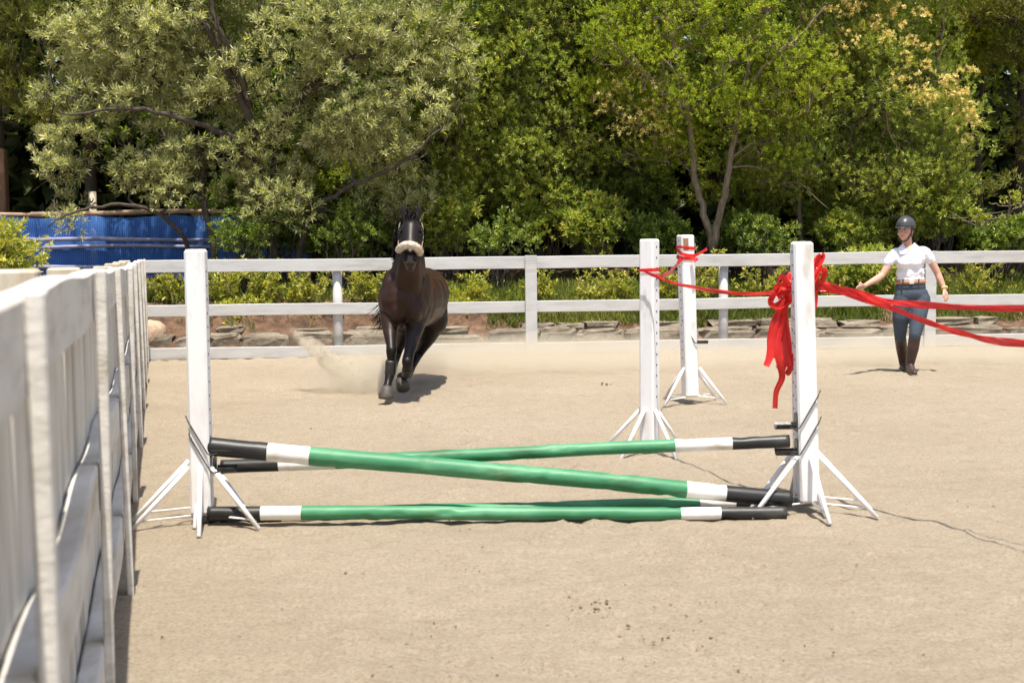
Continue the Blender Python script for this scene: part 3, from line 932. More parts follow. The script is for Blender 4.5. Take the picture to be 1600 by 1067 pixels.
# centre
b2 = gz(745, 22.8)
tree("broadleaf_tree", "dense olive-green tree behind the running horse", b2, [
    ([b2, P(745, 300, 22.8), P(760, 180, 22.6), P(780, 60, 22.5), P(800, -80, 22.5)], 0.10, 0.03),
    ([b2 + (0.2, 0, 0), P(850, 330, 22.6), P(852, 250, 22.5), P(870, 120, 22.4), P(900, 0, 22.4)], 0.06, 0.02),
    ([P(745, 300, 22.8), P(690, 220, 22.6), P(650, 150, 22.5)], 0.05, 0.02)],
    [(770, 110, 22.3, 1.5, 1.3, 1.4), (860, 80, 22.4, 1.0, 1.2, 1.4), (700, 230, 22.3, 0.8, 0.8, 0.7), (840, 225, 22.0, 1.05, 0.8, 0.45), (800, -120, 22.6, 2.2, 1.8, 1.2), (760, 290, 22.2, 0.9, 0.6, 0.4), (680, 120, 22.2, 0.8, 0.8, 1.0)],
    380, 33, 'leaf_mid', 'bark', 12, 8, 0.060, 0.023, 0.07, rr=(0.22, 0.46))
b2b = gz(905, 23.4)
tree("dark_leaf_tree", "small dark green tree between the horse and the right-hand stands", b2b, [
    ([b2b, P(900, 320, 23.4), P(930, 200, 23.3), P(940, 80, 23.2), P(930, -60, 23.2)], 0.08, 0.025),
    ([P(900, 320, 23.4), P(980, 250, 23.1), P(1010, 160, 23)], 0.05, 0.02)],
    [(920, 60, 23.0, 1.2, 1.1, 1.3), (880, 160, 22.9, 0.9, 0.8, 0.7), (985, 190, 22.6, 0.7, 0.7, 0.7), (930, -110, 23, 1.8, 1.6, 1.0), (950, 280, 22.5, 0.8, 0.5, 0.4)],
    220, 28, 'leaf_dark', 'bark', 13, 8, 0.075, 0.03, 0.07)
# right, light green with thin forked stems
b3 = gz(1112, 21.3)
tree("forked_tree", "light green tree with a slim forked trunk behind the stands", b3, [
    ([b3, P(1112, 388, 21.30), P(1095, 320, 21.30), P(1083, 250, 21.20), P(1076, 192, 21.10), P(1064, 130, 21.00), P(1052, 72, 20.90), P(1030, -30, 20.90)], 0.062, 0.025),
    ([P(1113, 392, 21.30), P(1128, 320, 21.20), P(1142, 240, 21.10), P(1158, 150, 21.00), P(1180, 70, 20.90), P(1210, -40, 20.90)], 0.06, 0.022),
    ([P(1158, 150, 21.00), P(1200, 100, 20.80), P(1250, 55, 20.70), P(1290, 10, 20.70)], 0.03, 0.012),
    ([P(1076, 192, 21.10), P(1040, 150, 20.80), P(1000, 110, 20.70)], 0.03, 0.012)],
    [(1070, 60, 21.4, 1.5, 1.2, 1.2), (1190, 90, 21.3, 1.1, 1.0, 1.2), (985, 110, 21.6, 0.8, 0.9, 1.0), (1080, 190, 21.3, 1.2, 0.8, 0.5), (1110, -130, 21.6, 2.3, 1.6, 1.1), (1195, 215, 21.4, 0.8, 0.7, 0.4), (1020, 240, 21.5, 0.8, 0.5, 0.35)],
    400, 30, 'leaf_bright', 'bark_pale', 14, 8, 0.054, 0.018, 0.07, rr=(0.2, 0.42),
    extra=([(985, 150, 21.0, 0.8, 0.3, 0.45), (1000, 200, 21.0, 0.5, 0.3, 0.3)], 60, 3, 'blossom', "russet_shoots", 0.05, 0.016, 6, (0.1, 0.2)))
b4 = gz(1252, 22.4)
tree("slender_tree", "slender single-stemmed green tree just right of the front right stand", b4, [
    ([b4, P(1251, 370, 22.4), P(1246, 280, 22.3), P(1243, 220, 22.3), P(1255, 130, 22.2), P(1270, 30, 22.2), P(1270, -60, 22.2)], 0.045, 0.018),
    ([P(1246, 270, 22.3), P(1290, 200, 22.1), P(1330, 140, 22.0), P(1340, 60, 22)], 0.03, 0.012)],
    [(1265, 190, 21.8, 0.9, 0.8, 0.75), (1290, 90, 22.0, 0.9, 0.9, 0.9), (1240, 275, 21.7, 0.7, 0.6, 0.35), (1290, -70, 22.2, 1.6, 1.5, 1.0)],
    215, 30, 'leaf_mid', 'bark_pale', 15, 8, 0.052, 0.018, 0.06, rr=(0.2, 0.42))
b5 = gz(1385, 22.6)
tree("flowering_tree", "green tree carrying orange-yellow blossom behind the woman", b5, [
    ([b5, P(1375, 330, 22.6), P(1345, 250, 22.4), P(1340, 130, 22.3), P(1345, 20, 22.2), P(1350, -60, 22.2)], 0.055, 0.02),
    ([b5, P(1400, 330, 22.5), P(1430, 240, 22.3), P(1450, 150, 22.1), P(1470, 60, 22.1), P(1480, -40, 22.1)], 0.055, 0.02)],
    [(1390, 140, 21.9, 1.1, 1.0, 1.3), (1460, 210, 21.7, 0.65, 0.8, 0.9), (1430, 290, 21.6, 0.75, 0.7, 0.5), (1350, 280, 21.8, 0.6, 0.6, 0.4), (1420, -70, 22.2, 1.6, 1.5, 1.0), (1340, 40, 22.0, 0.7, 0.8, 0.9)],
    310, 29, 'leaf_mid', 'bark_pale', 16, 8, 0.056, 0.018, 0.07, rr=(0.2, 0.42),
    extra=([(1340, 30, 21.2, 1.0, 0.3, 0.7), (1415, 60, 21.2, 0.7, 0.3, 0.7), (1465, 135, 20.95, 0.75, 0.25, 0.65), (1510, 190, 20.9, 0.25, 0.2, 0.4), (1440, 150, 21, 0.3, 0.2, 0.25)], 120, 4, 'blossom', "blossom", 0.045, 0.026, 7, (0.05, 0.12)))
# dark conifers at both edges
def conifer(name, label, px, Y, blobs, seed, n, per, limbs=None):
    b = gz(px, Y)
    tree(name, label, b, [([b, b + (0.05, 0, 2.5), b + (0, 0, 5), b + (0, 0, 8.5)], 0.16, 0.04)] + (limbs or []), blobs, n, per, 'leaf_conifer', 'bark', seed, 9, 0.095, 0.016, 0.16, rr=(0.25, 0.5), spread=0.6, flat=0.35, maxlen=2.6)
conifer("conifer_tree", "dark conifer with feathery green sprays at the right edge", 1590, 24.0,
        [(1580, 40, 23.4, 0.9, 1.0, 0.8), (1560, 20, 23.6, 1.0, 0.8, 0.5), (1600, 110, 23.0, 0.5, 0.6, 0.3), (1640, 200, 23.4, 0.6, 0.8, 1.2), (1600, -150, 24, 2.0, 2.0, 1.2), (1560, 275, 21.6, 0.35, 0.4, 0.16), (1520, 290, 21.7, 0.4, 0.4, 0.25)], 21, 170, 26)
conifer("conifer_tree", "dark conifer filling the top left corner above the brown post", 0, 24.2,
        [(20, 40, 23.6, 0.9, 1.0, 1.2), (40, 150, 23.4, 0.6, 0.8, 0.35), (-60, 130, 23.8, 0.8, 0.8, 1.0), (0, -150, 24, 2.0, 2.0, 1.2), (80, 180, 23.2, 0.5, 0.5, 0.2)], 22, 150, 26)
# bright yellow-green sapling crown at the right behind the blossom
b6 = gz(1530, 24.6)
tree("young_tree", "bright green leafy tree top at the upper right between blossom and conifer", b6, [([b6, P(1530, 250, 24.6), P(1535, 120, 24.5), P(1540, 20, 24.4)], 0.07, 0.02)],
     [(1535, 75, 24.0, 0.6, 0.6, 0.45), (1500, 40, 24.2, 0.5, 0.6, 0.5)], 50, 30, 'leaf_bright', 'bark', 23, 8, 0.085, 0.032, 0.08)
# taller trees behind that close the canopy
back = [(140, 25.4, "tall dark tree behind the left part of the silvery tree"), (430, 25.8, "tall dark tree behind the middle of the silvery tree"),
        (690, 25.5, "tall dark tree rising directly behind the horse"), (930, 26.0, "tall dark tree in shade left of the forked trunk"),
        (1180, 25.6, "tall dark tree behind the forked trunk and front right stand"), (1420, 26.0, "tall dark tree in shade behind the woman"), (1640, 26.4, "tall dark tree behind the conifer at the right edge")]
for i, (px, Y, lab) in enumerate(back):
    b = gz(px, Y)
    tree("shade_tree", lab, b, [([b, b + (0.1, 0, 2), b + (-0.1, 0, 4.5), b + (0.1, 0, 8)], 0.13, 0.05), ([b + (0, 0, 2.0), b + (0.9, -0.5, 4.0), b + (1.4, -0.9, 6.5)], 0.07, 0.03), ([b + (0, 0, 1.8), b + (-0.9, -0.5, 3.6), b + (-1.4, -0.7, 6.3)], 0.07, 0.03)],
         [(px, -190, Y + 0.7, 2.2, 1.8, 1.6), (px - 40, 30, Y - 0.4, 1.7, 1.3, 1.5), (px + 50, 190, Y - 0.2, 1.4, 1.0, 1.1)], 150, 18, 'leaf_dark', 'bark', 40 + i, 7, 0.125, 0.052, 0.09, rr=(0.35, 0.65), maxlen=2.6, front=0.4)

# bushes under the trees
def bush(label, px, py, Y, r, mat, seed, n=22, per=26, leaf=0.075, width=0.03, name="undergrowth_bush", group="bushes under the trees"):
    b = gz(px, Y)
    rg = np.random.default_rng(seed)
    root = thing(name, label, "bush", b, group)
    C, A, CC = crown_points([(px, py, Y, r[0], r[1], r[2])], n, per, rg, (0.14, 0.3), 0.6, 0.8)
    mb = MB()
    for c in CC:
        a = b + rg.normal(0, 0.08, 3) * (1, 1, 0)
        mb.tube(spline([a, (a + c) / 2 + rg.normal(0, 0.08, 3), c], 6), np.linspace(0.014, 0.004, 6), 5, False)
    mb.build("stem", M['bark'], root, True)
    V, F, T = sprigs(C, A, rg, 8, leaf, width, 0.07, 1.0)
    obj("foliage", V, F, M[mat], root, False, {"tint": T})
bush("dark leafy bush at the foot of the silvery tree beside the blue netting", 440, 350, 21.6, (0.5, 0.4, 0.45), 'leaf_dark', 51)
bush("leafy green bush hiding the foot of the silvery tree's middle stems", 385, 368, 20.5, (0.5, 0.3, 0.32), 'leaf_dark', 151, 20, 14, 0.06, 0.024)
bush("leafy green bush between the silvery tree's right limb and the horse", 540, 362, 20.6, (0.6, 0.3, 0.36), 'leaf_dark', 152, 22, 14, 0.06, 0.024)
bush("fine leaved bush close behind the top rail right of the horse", 780, 372, 20.8, (0.6, 0.3, 0.28), 'leaf_dark', 153, 18, 13, 0.06, 0.024)
bush("fine leaved bush close behind the top rail left of the front right stand", 1195, 372, 21.0, (0.5, 0.3, 0.28), 'leaf_dark', 154, 18, 13, 0.06, 0.024)
bush("dark bush between the silvery tree and the horse's head", 560, 365, 21.8, (0.6, 0.4, 0.35), 'leaf_dark', 52)
bush("sparse bush just right of the horse's head", 700, 350, 21.6, (0.5, 0.4, 0.35), 'leaf_mid', 53, 16)
bush("glossy bush halfway between the horse and the stands", 850, 330, 21.9, (0.65, 0.5, 0.5), 'leaf_mid', 54, 24)
bush("bright leafy bush immediately left of the perforated stand", 930, 350, 21.5, (0.45, 0.4, 0.4), 'leaf_mid', 55, 22, 26, 0.09, 0.032)
bush("low dark bush seen between the perforated stand and the farthest stand", 1030, 368, 21.6, (0.45, 0.4, 0.28), 'leaf_dark', 56, 16)
bush("low dark bush right of the farthest stand's taped top", 1170, 372, 21.9, (0.5, 0.4, 0.28), 'leaf_dark', 57, 18)
bush("low green bush between the front right stand and the woman", 1320, 370, 21.8, (0.5, 0.4, 0.35), 'leaf_mid', 58, 20)
bush("green bush directly behind the woman's waist and right hand", 1345, 435, 20.9, (0.5, 0.3, 0.32), 'leaf_mid', 59, 24, 26)
bush("pale green bush right behind the woman's helmet", 1455, 330, 21.5, (0.45, 0.4, 0.5), 'leaf_mid', 60, 26)
bush("dark bush at the right edge above the top rail", 1560, 370, 21.6, (0.6, 0.4, 0.35), 'leaf_dark', 61, 22)
for i, (px, py, Y, r, mt, lab) in enumerate([
        (380, 330, 23.4, (0.9, 0.5, 0.7), 'leaf_dark', "dark bush deep in shade behind the silvery tree's trunks"), (590, 315, 23.2, (0.9, 0.6, 0.7), 'leaf_mid', "shaded green bush up and left of the horse's ears"),
        (740, 300, 23.0, (0.8, 0.5, 0.6), 'leaf_mid', "shaded bush up and right of the horse's ears"), (1000, 290, 22.9, (0.8, 0.5, 0.6), 'leaf_dark', "tall shaded bush above the perforated stand"),
        (1165, 300, 23.0, (0.9, 0.5, 0.65), 'leaf_mid', "tall shaded bush right of the forked trunk"), (1300, 320, 23.0, (0.8, 0.5, 0.6), 'leaf_mid', "tall shaded bush left of the woman's helmet"),
        (500, 290, 22.6, (0.8, 0.5, 0.45), 'leaf_mid', "green bush under the long right limb of the silvery tree"), (1400, 345, 22.2, (0.5, 0.4, 0.4), 'leaf_mid', "leafy bush directly behind the woman's helmet")]):
    bush(lab, px, py, Y, r, mt, 160 + i, 40, 18, 0.095, 0.036)
bush("yellow-green bush beyond the plank fence at the left edge", 5, 405, 11.6, (0.16, 0.25, 0.2), 'leaf_shrub', 62, 18, 22, 0.05, 0.022)
# overhanging twig with yellow tips at the right edge
tw = gz(1640, 20.9)
tree("overhanging_sapling", "thin bare sapling reaching in from the right edge with yellow leaf tips", tw, [([tw, P(1625, 350, 20.9), P(1600, 318, 20.8), P(1570, 322, 20.7), P(1545, 316, 20.7)], 0.02, 0.006), ([P(1600, 318, 20.8), P(1560, 340, 20.7), P(1505, 345, 20.6)], 0.012, 0.005)],
     [(1580, 312, 20.7, 0.2, 0.1, 0.08), (1535, 345, 20.6, 0.3, 0.1, 0.07)], 12, 5, 'leaf_shrub', 'bark_pale', 63, 6, 0.05, 0.022, 0.04, rr=(0.06, 0.12))

# hedge shrubs just behind the far fence
shr = [(262, 438, 19.9, .34, .20, "beside the corner, left of the near left stand"), (345, 442, 19.9, .40, .22, "just right of the near left stand's top"), (412, 440, 19.95, .34, .24, "third from the corner, beneath the top rail"),
       (470, 445, 19.9, .32, .2, "left of the round fence post"), (575, 446, 19.9, .34, .2, "between the round fence post and the horse"), (745, 446, 20.1, .24, .12, "just right of the horse's shoulder"),
       (850, 442, 20.2, .26, .13, "right of the middle cover board"), (925, 440, 20.2, .34, .2, "midway between cover board and perforated stand"), (975, 440, 20.2, .26, .19, "touching the left side of the perforated stand in view"),
       (1042, 440, 20.3, .2, .18, "between the perforated stand and the farthest stand"), (1103, 428, 20.3, .26, .26, "right of the farthest stand, tallest of its row"), (1180, 442, 20.4, .30, .2, "left of the red tape bunch"),
       (1300, 440, 20.5, .28, .2, "right of the front right stand's tape"), (1525, 430, 20.7, .4, .25, "right of the woman's left arm")]
def hedge_shrub(label, px, py, Y, rx, rz, seed):
    rg = np.random.default_rng(seed)
    b = gz(px, Y)
    root = thing("hedge_shrub", label, "shrub", b, "hedge shrubs behind the far fence")
    top = P(px, py, Y)[2] + rz
    mb, C, A = MB(), [], []
    for i in range(int(9 + 26 * rx)):
        a = b + rg.normal(0, 0.06, 3) * (2.2 * rx / 0.3, 0.8, 0)
        tip = np.array((b[0] + rg.normal(0, rx * 0.62), b[1] + rg.normal(0, 0.16), b[2] + (top - b[2]) * rg.uniform(0.45, 1.12)))
        st = spline([a, (a + tip) / 2 + rg.normal(0, 0.05, 3), tip], 8)
        mb.tube(st, np.linspace(0.009, 0.003, 8), 5, False)
        for f in np.linspace(0.25, 1.0, 8):
            p = st[int(f * 7)] + rg.normal(0, 0.022, 3)
            C.append(p); A.append(nrm(tip - a) + rg.normal(0, 0.55, 3))
    mb.build("stem", M['bark_pale'], root, True)
    V, F, T = sprigs(np.array(C), np.array(A), rg, 7, 0.066, 0.029, 0.07, 1.0)
    obj("foliage", V, F, M['leaf_shrub'], root, False, {"tint": T})
for i, (px, py, Y, rx, rz, where) in enumerate(shr):
    hedge_shrub("yellow-green hedge shrub " + where, px, py, Y, rx, rz, 80 + i)

def grass():
    rg = np.random.default_rng(91)
    n = 16000
    X = rg.uniform(-5.5, 9.5, n); t = rg.gamma(2.0, 0.42, n) + 0.22
    dens = np.where(X < -0.3, np.where(t < 1.0, 0.05, 0.55), np.where(X < 0.6, 0.7, 1.0))
    keep = (rg.random(n) < dens) & (vnoise(X * 1.3, t * 2, 5) > -0.32)
    X, t = X[keep], t[keep]
    Y = 19.35 + 0.09 * X + t
    base = np.stack([X, Y, bank_z(X, Y) - 0.01], 1)
    Vs, Fs, Ts, k = [], [], [], 0
    for j in range(5):
        b = base + rg.normal(0, 0.035, base.shape) * (1, 1, 0)
        d = rg.normal(0, 0.45, base.shape); d[:, 2] = 1
        V, F, T = leaf_arrays(b, d, rg.uniform(0.07, 0.24, len(b)), 0.014, rg, 0.15, 0.0, np.clip(0.15 + 0.5 * rg.random(len(b)) + 0.6 * (vnoise(X * 0.8, Y * 0.8, 8)), 0, 1))
        Vs.append(V); Fs.append(F + k); Ts.append(T); k += len(V)
    tag(obj("grass", np.concatenate(Vs), np.concatenate(Fs), M['grass'], None, False, {"tint": np.concatenate(Ts)}), "yellowing grass and weeds on the bank behind the far fence", None, None, "stuff")
    # low weeds with small round leaves
    n = 7500
    X = rg.uniform(-5.5, 9.5, n); t = rg.gamma(2.0, 0.35, n) + 0.45
    keep = (vnoise(X * 1.1, t * 1.5, 6) > np.where(X < 0, 0.06, -0.2))
    X, t = X[keep], t[keep]
    Y = 19.35 + 0.09 * X + t
    C = np.stack([X, Y, bank_z(X, Y) + rg.uniform(0.01, 0.10, len(X))], 1)
    A = rg.normal(0, 0.5, C.shape); A[:, 2] = 1
    V, F, T = sprigs(C, A, rg, 6, 0.05, 0.026, 0.05, 1.1)
    tag(obj("weeds", V, F, M['leaf_shrub'], None, False, {"tint": T}), "low leafy weeds on the bank behind the far fence", None, None, "stuff")
grass()

def woodland():
    rg = np.random.default_rng(95)
    n = 72000
    X = rg.uniform(-19, 21, n); Y = rg.uniform(27.5, 33, n) + 0.1 * X
    Z = 0.8 + rg.random(n) ** 0.8 * 12.5
    Z[:24000] = 0.5 + rg.random(24000) * 3.6
    C = np.stack([X, Y, Z], 1)
    A = rg.normal(0, 1, C.shape)
    V1, F1, T1 = leaf_arrays(C, A, 0.56, 0.34, rg)
    m = 9000                                                         # leaf litter and low scrub
    mb = MB()
    for i in range(46):
        x = rg.uniform(-17, 19); y = rg.uniform(27, 31)
        b = np.array((x, y, 0.7))
        mb.tube([b, b + (rg.normal(0, .3), 0, 4), b + (rg.normal(0, .6), 0, 10)], [0.07, 0.055, 0.03], 7)
    o = thing("woodland", "dark mass of far trees closing the view behind", None, (0, 30, 0.8))
    del o["label"]
    tag(o, "dark mass of far trees closing the view behind", None, None, "stuff")
    a = obj("foliage", V1, F1, M['leaf_wood'], o, False, {"tint": T1})
    b = mb.build("trunks", M['bark'], o, True)
    a["kind"] = "stuff"; b["kind"] = "stuff"
woodland()

# ------------------------------------------------------------------ blue netting fence and old post at the left
def net_mat():
    m, nt, out = new_mat("blue_net")
    L = nt.links.new
    tc = N(nt, "ShaderNodeTexCoord")
    mp = N(nt, "ShaderNodeMapping"); mp.inputs["Rotation"].default_value = (0, math.radians(45), 0)
    mp.inputs["Scale"].default_value = (48, 48, 48)
    L(tc.outputs["Object"], mp.inputs[0])
    ck = N(nt, "ShaderNodeTexChecker"); ck.inputs["Scale"].default_value = 1.0
    ck.inputs["Color1"].default_value = (0.018, 0.10, 0.42, 1); ck.inputs["Color2"].default_value = (0.09, 0.26, 0.66, 1)
    sp = N(nt, "ShaderNodeSeparateXYZ"); cb = N(nt, "ShaderNodeCombineXYZ")
    L(mp.outputs[0], sp.inputs[0]); L(sp.outputs[0], cb.inputs[0]); L(sp.outputs[2], cb.inputs[1]); cb.inputs[2].default_value = 0.5
    L(cb.outputs[0], ck.inputs["Vector"])
    nz = N(nt, "ShaderNodeTexNoise"); nz.inputs["Scale"].default_value = 1.6; nz.inputs["Detail"].default_value = 5
    L(tc.outputs["Object"], nz.inputs["Vector"])
    r = ramp(nt, [(0.3, (0.55, 0.6, 0.7)), (0.6, (1, 1, 1))]); L(nz.outputs[0], r.inputs[0])
    mx = N(nt, "ShaderNodeMix", data_type='RGBA', blend_type='MULTIPLY'); mx.inputs[0].default_value = 1
    L(ck.outputs[0], mx.inputs[6]); L(r.outputs[0], mx.inputs[7])
    b = N(nt, "ShaderNodeBsdfPrincipled"); b.inputs["Roughness"].default_value = 0.85
    L(mx.outputs[2], b.inputs["Base Color"])
    t = N(nt, "ShaderNodeBsdfTransparent")
    ms = N(nt, "ShaderNodeMixShader"); ms.inputs[0].default_value = 0.22
    L(b.outputs[0], ms.inputs[1]); L(t.outputs[0], ms.inputs[2])
    L(ms.outputs[0], out.inputs[0])
    return m
M['net'] = net_mat()
M['log'] = tex_mat("peeled_log", [(0.3, (0.22, 0.13, 0.085)), (0.7, (0.50, 0.36, 0.26))], 9, (0.25, 1, 1), 0.8, 0.5, 30)
def netting():
    Yn = 22.9
    root = thing("netting_fence", "fence of blue shade netting stretched over log rails, left of the trees", "fence", P(200, 440, Yn) * (1, 1, 0) + (0, 0, 0.6))
    xs = np.linspace(-11.5, -3.3, 130); zs = np.linspace(0, 1, 26)
    V = []
    for z in zs:
        for x in xs:
            top = 1.86 - 0.035 * math.sin(x * 2.3) ** 2
            zz = 0.45 + (top - 0.45) * z
            y = Yn + 0.05 * (x + 7) + 0.03 * math.sin(x * 3.1 + 2 * z) + 0.008 * math.sin(z * 19 + 1.7 * math.sin(x * 0.9)) + 0.01 * math.sin(x * 17 + z * 5)
            V.append((x, y, zz))
    nx = len(xs)
    F = [(i * nx + j, i * nx + j + 1, (i + 1) * nx + j + 1, (i + 1) * nx + j) for i in range(len(zs) - 1) for j in range(nx - 1)]
    obj("net", V, F, M['net'], root, True)
    rg = np.random.default_rng(33)
    for z in (1.90, 1.47, 1.38, 1.08, 0.95, 0.72):
        for (xa, xb) in ((-11.5, -7.6), (-7.7, -3.2)):
            zz = z + rg.uniform(-.03, .03)
            off = 0.11 if z < 1.8 else 0.03
            p = [(x, Yn + 0.05 * (x + 7) + (-off if z < 1.8 else 0.04), zz + 0.02 * math.sin(x * 1.7 + z * 9)) for x in np.linspace(xa, xb, 9)]
            if z < 1.8 and rg.random() < 0.25:
                continue
            MB().tube(p, np.linspace(0.042, 0.032, 9) * (1 if z > 1.8 else 0.8), 8).build("log_rail", M['log'] if z > 1.8 else M['lilac_log'], root, True)
    for x in (-10.2, -8.2, -6.75, -5.0, -3.4):
        b = np.array((x, Yn + 0.05 * (x + 7) + 0.13, 0.4))
        MB().tube([b, b + (0.01, 0, 1.45 if x != -6.75 else 1.85)], [0.07, 0.06], 8).build("post", M['raw_wood'], root, True)
M['lilac_log'] = tex_mat("netted_log", [(0.3, (0.16, 0.17, 0.30)), (0.7, (0.42, 0.40, 0.52))], 9, (0.25, 1, 1), 0.8, 0.5, 30)
netting()
pb = gz(2, 23.6)
o = MB().box(np.array((P(2, 300, 23.6)[0], 23.6, 1.75)), (0.2, 0.2, 2.45), None, 0.02).build("timber_post", M['brown_wood'], None)
tag(o, "tall brown timber post at the left edge above the blue netting", "post")

# ------------------------------------------------------------------ the horse
M['coat'] = tex_mat("bay_coat", [(0.3, (0.017, 0.0080, 0.0048)), (0.55, (0.034, 0.0148, 0.0082)), (0.8, (0.058, 0.0248, 0.0130))], 3.2, (1, 1, 1), 0.42, 0.12, 120, 0.001, spec=0.22, detail=4)
M['dark_coat'] = tex_mat("dark_coat", [(0.3, (0.006, 0.005, 0.005)), (0.7, (0.014, 0.012, 0.011))], 6, rough=0.45, bump=0.1)
M['mane'] = tex_mat("mane_hair", [(0.3, (0.004, 0.0035, 0.003)), (0.7, (0.012, 0.010, 0.009))], 20, rough=0.75, bump=0, spec=0.15)
M['hoof'] = tex_mat("hoof_horn", [(0.3, (0.035, 0.03, 0.026)), (0.7, (0.11, 0.092, 0.075))], 20, (1, 1, 3), 0.6)
M['muzzle'] = tex_mat("muzzle_skin", [(0.3, (0.045, 0.037, 0.033)), (0.7, (0.10, 0.085, 0.077))], 18, rough=0.5, bump=0.2, bscale=70)
M['fleece'] = tex_mat("sheepskin", [(0.3, (0.48, 0.39, 0.29)), (0.7, (0.72, 0.63, 0.51))], 35, rough=0.95, bump=1.0, bscale=90, bdist=0.012)
M['strap'] = tex_mat("halter_strap", [(0.3, (0.12, 0.09, 0.05)), (0.7, (0.28, 0.21, 0.12))], 30, rough=0.6)
M['boot_neo'] = tex_mat("leg_boot", [(0.3, (0.012, 0.012, 0.013)), (0.7, (0.035, 0.034, 0.034))], 20, rough=0.5)
M['eye'] = tex_mat("eye", [(0, (0.006, 0.004, 0.003)), (1, (0.01, 0.007, 0.005))], 5, rough=0.08, bump=0, spec=0.6)

def black_points(m):
    nt = m.node_tree; L = nt.links.new
    b = next(n for n in nt.nodes if n.type == 'BSDF_PRINCIPLED')
    src = b.inputs["Base Color"].links[0].from_socket
    tc = N(nt, "ShaderNodeTexCoord"); sp = N(nt, "ShaderNodeSeparateXYZ"); L(tc.outputs["Object"], sp.inputs[0])
    mr = N(nt, "ShaderNodeMapRange"); mr.inputs[1].default_value = 0.5; mr.inputs[2].default_value = 0.85; L(sp.outputs[2], mr.inputs[0])
    mx = N(nt, "ShaderNodeMix", data_type='RGBA'); L(mr.outputs[0], mx.inputs[0]); mx.inputs[6].default_value = (0.009, 0.0065, 0.0055, 1); L(src, mx.inputs[7])
    mh = N(nt, "ShaderNodeMapRange"); mh.inputs[1].default_value = 1.22; mh.inputs[2].default_value = 1.42; L(sp.outputs[2], mh.inputs[0])
    m2 = N(nt, "ShaderNodeMix", data_type='RGBA'); L(mh.outputs[0], m2.inputs[0]); L(mx.outputs[2], m2.inputs[6]); m2.inputs[7].default_value = (0.013, 0.0092, 0.0078, 1)
    L(m2.outputs[2], b.inputs["Base Color"])
black_points(M['coat'])
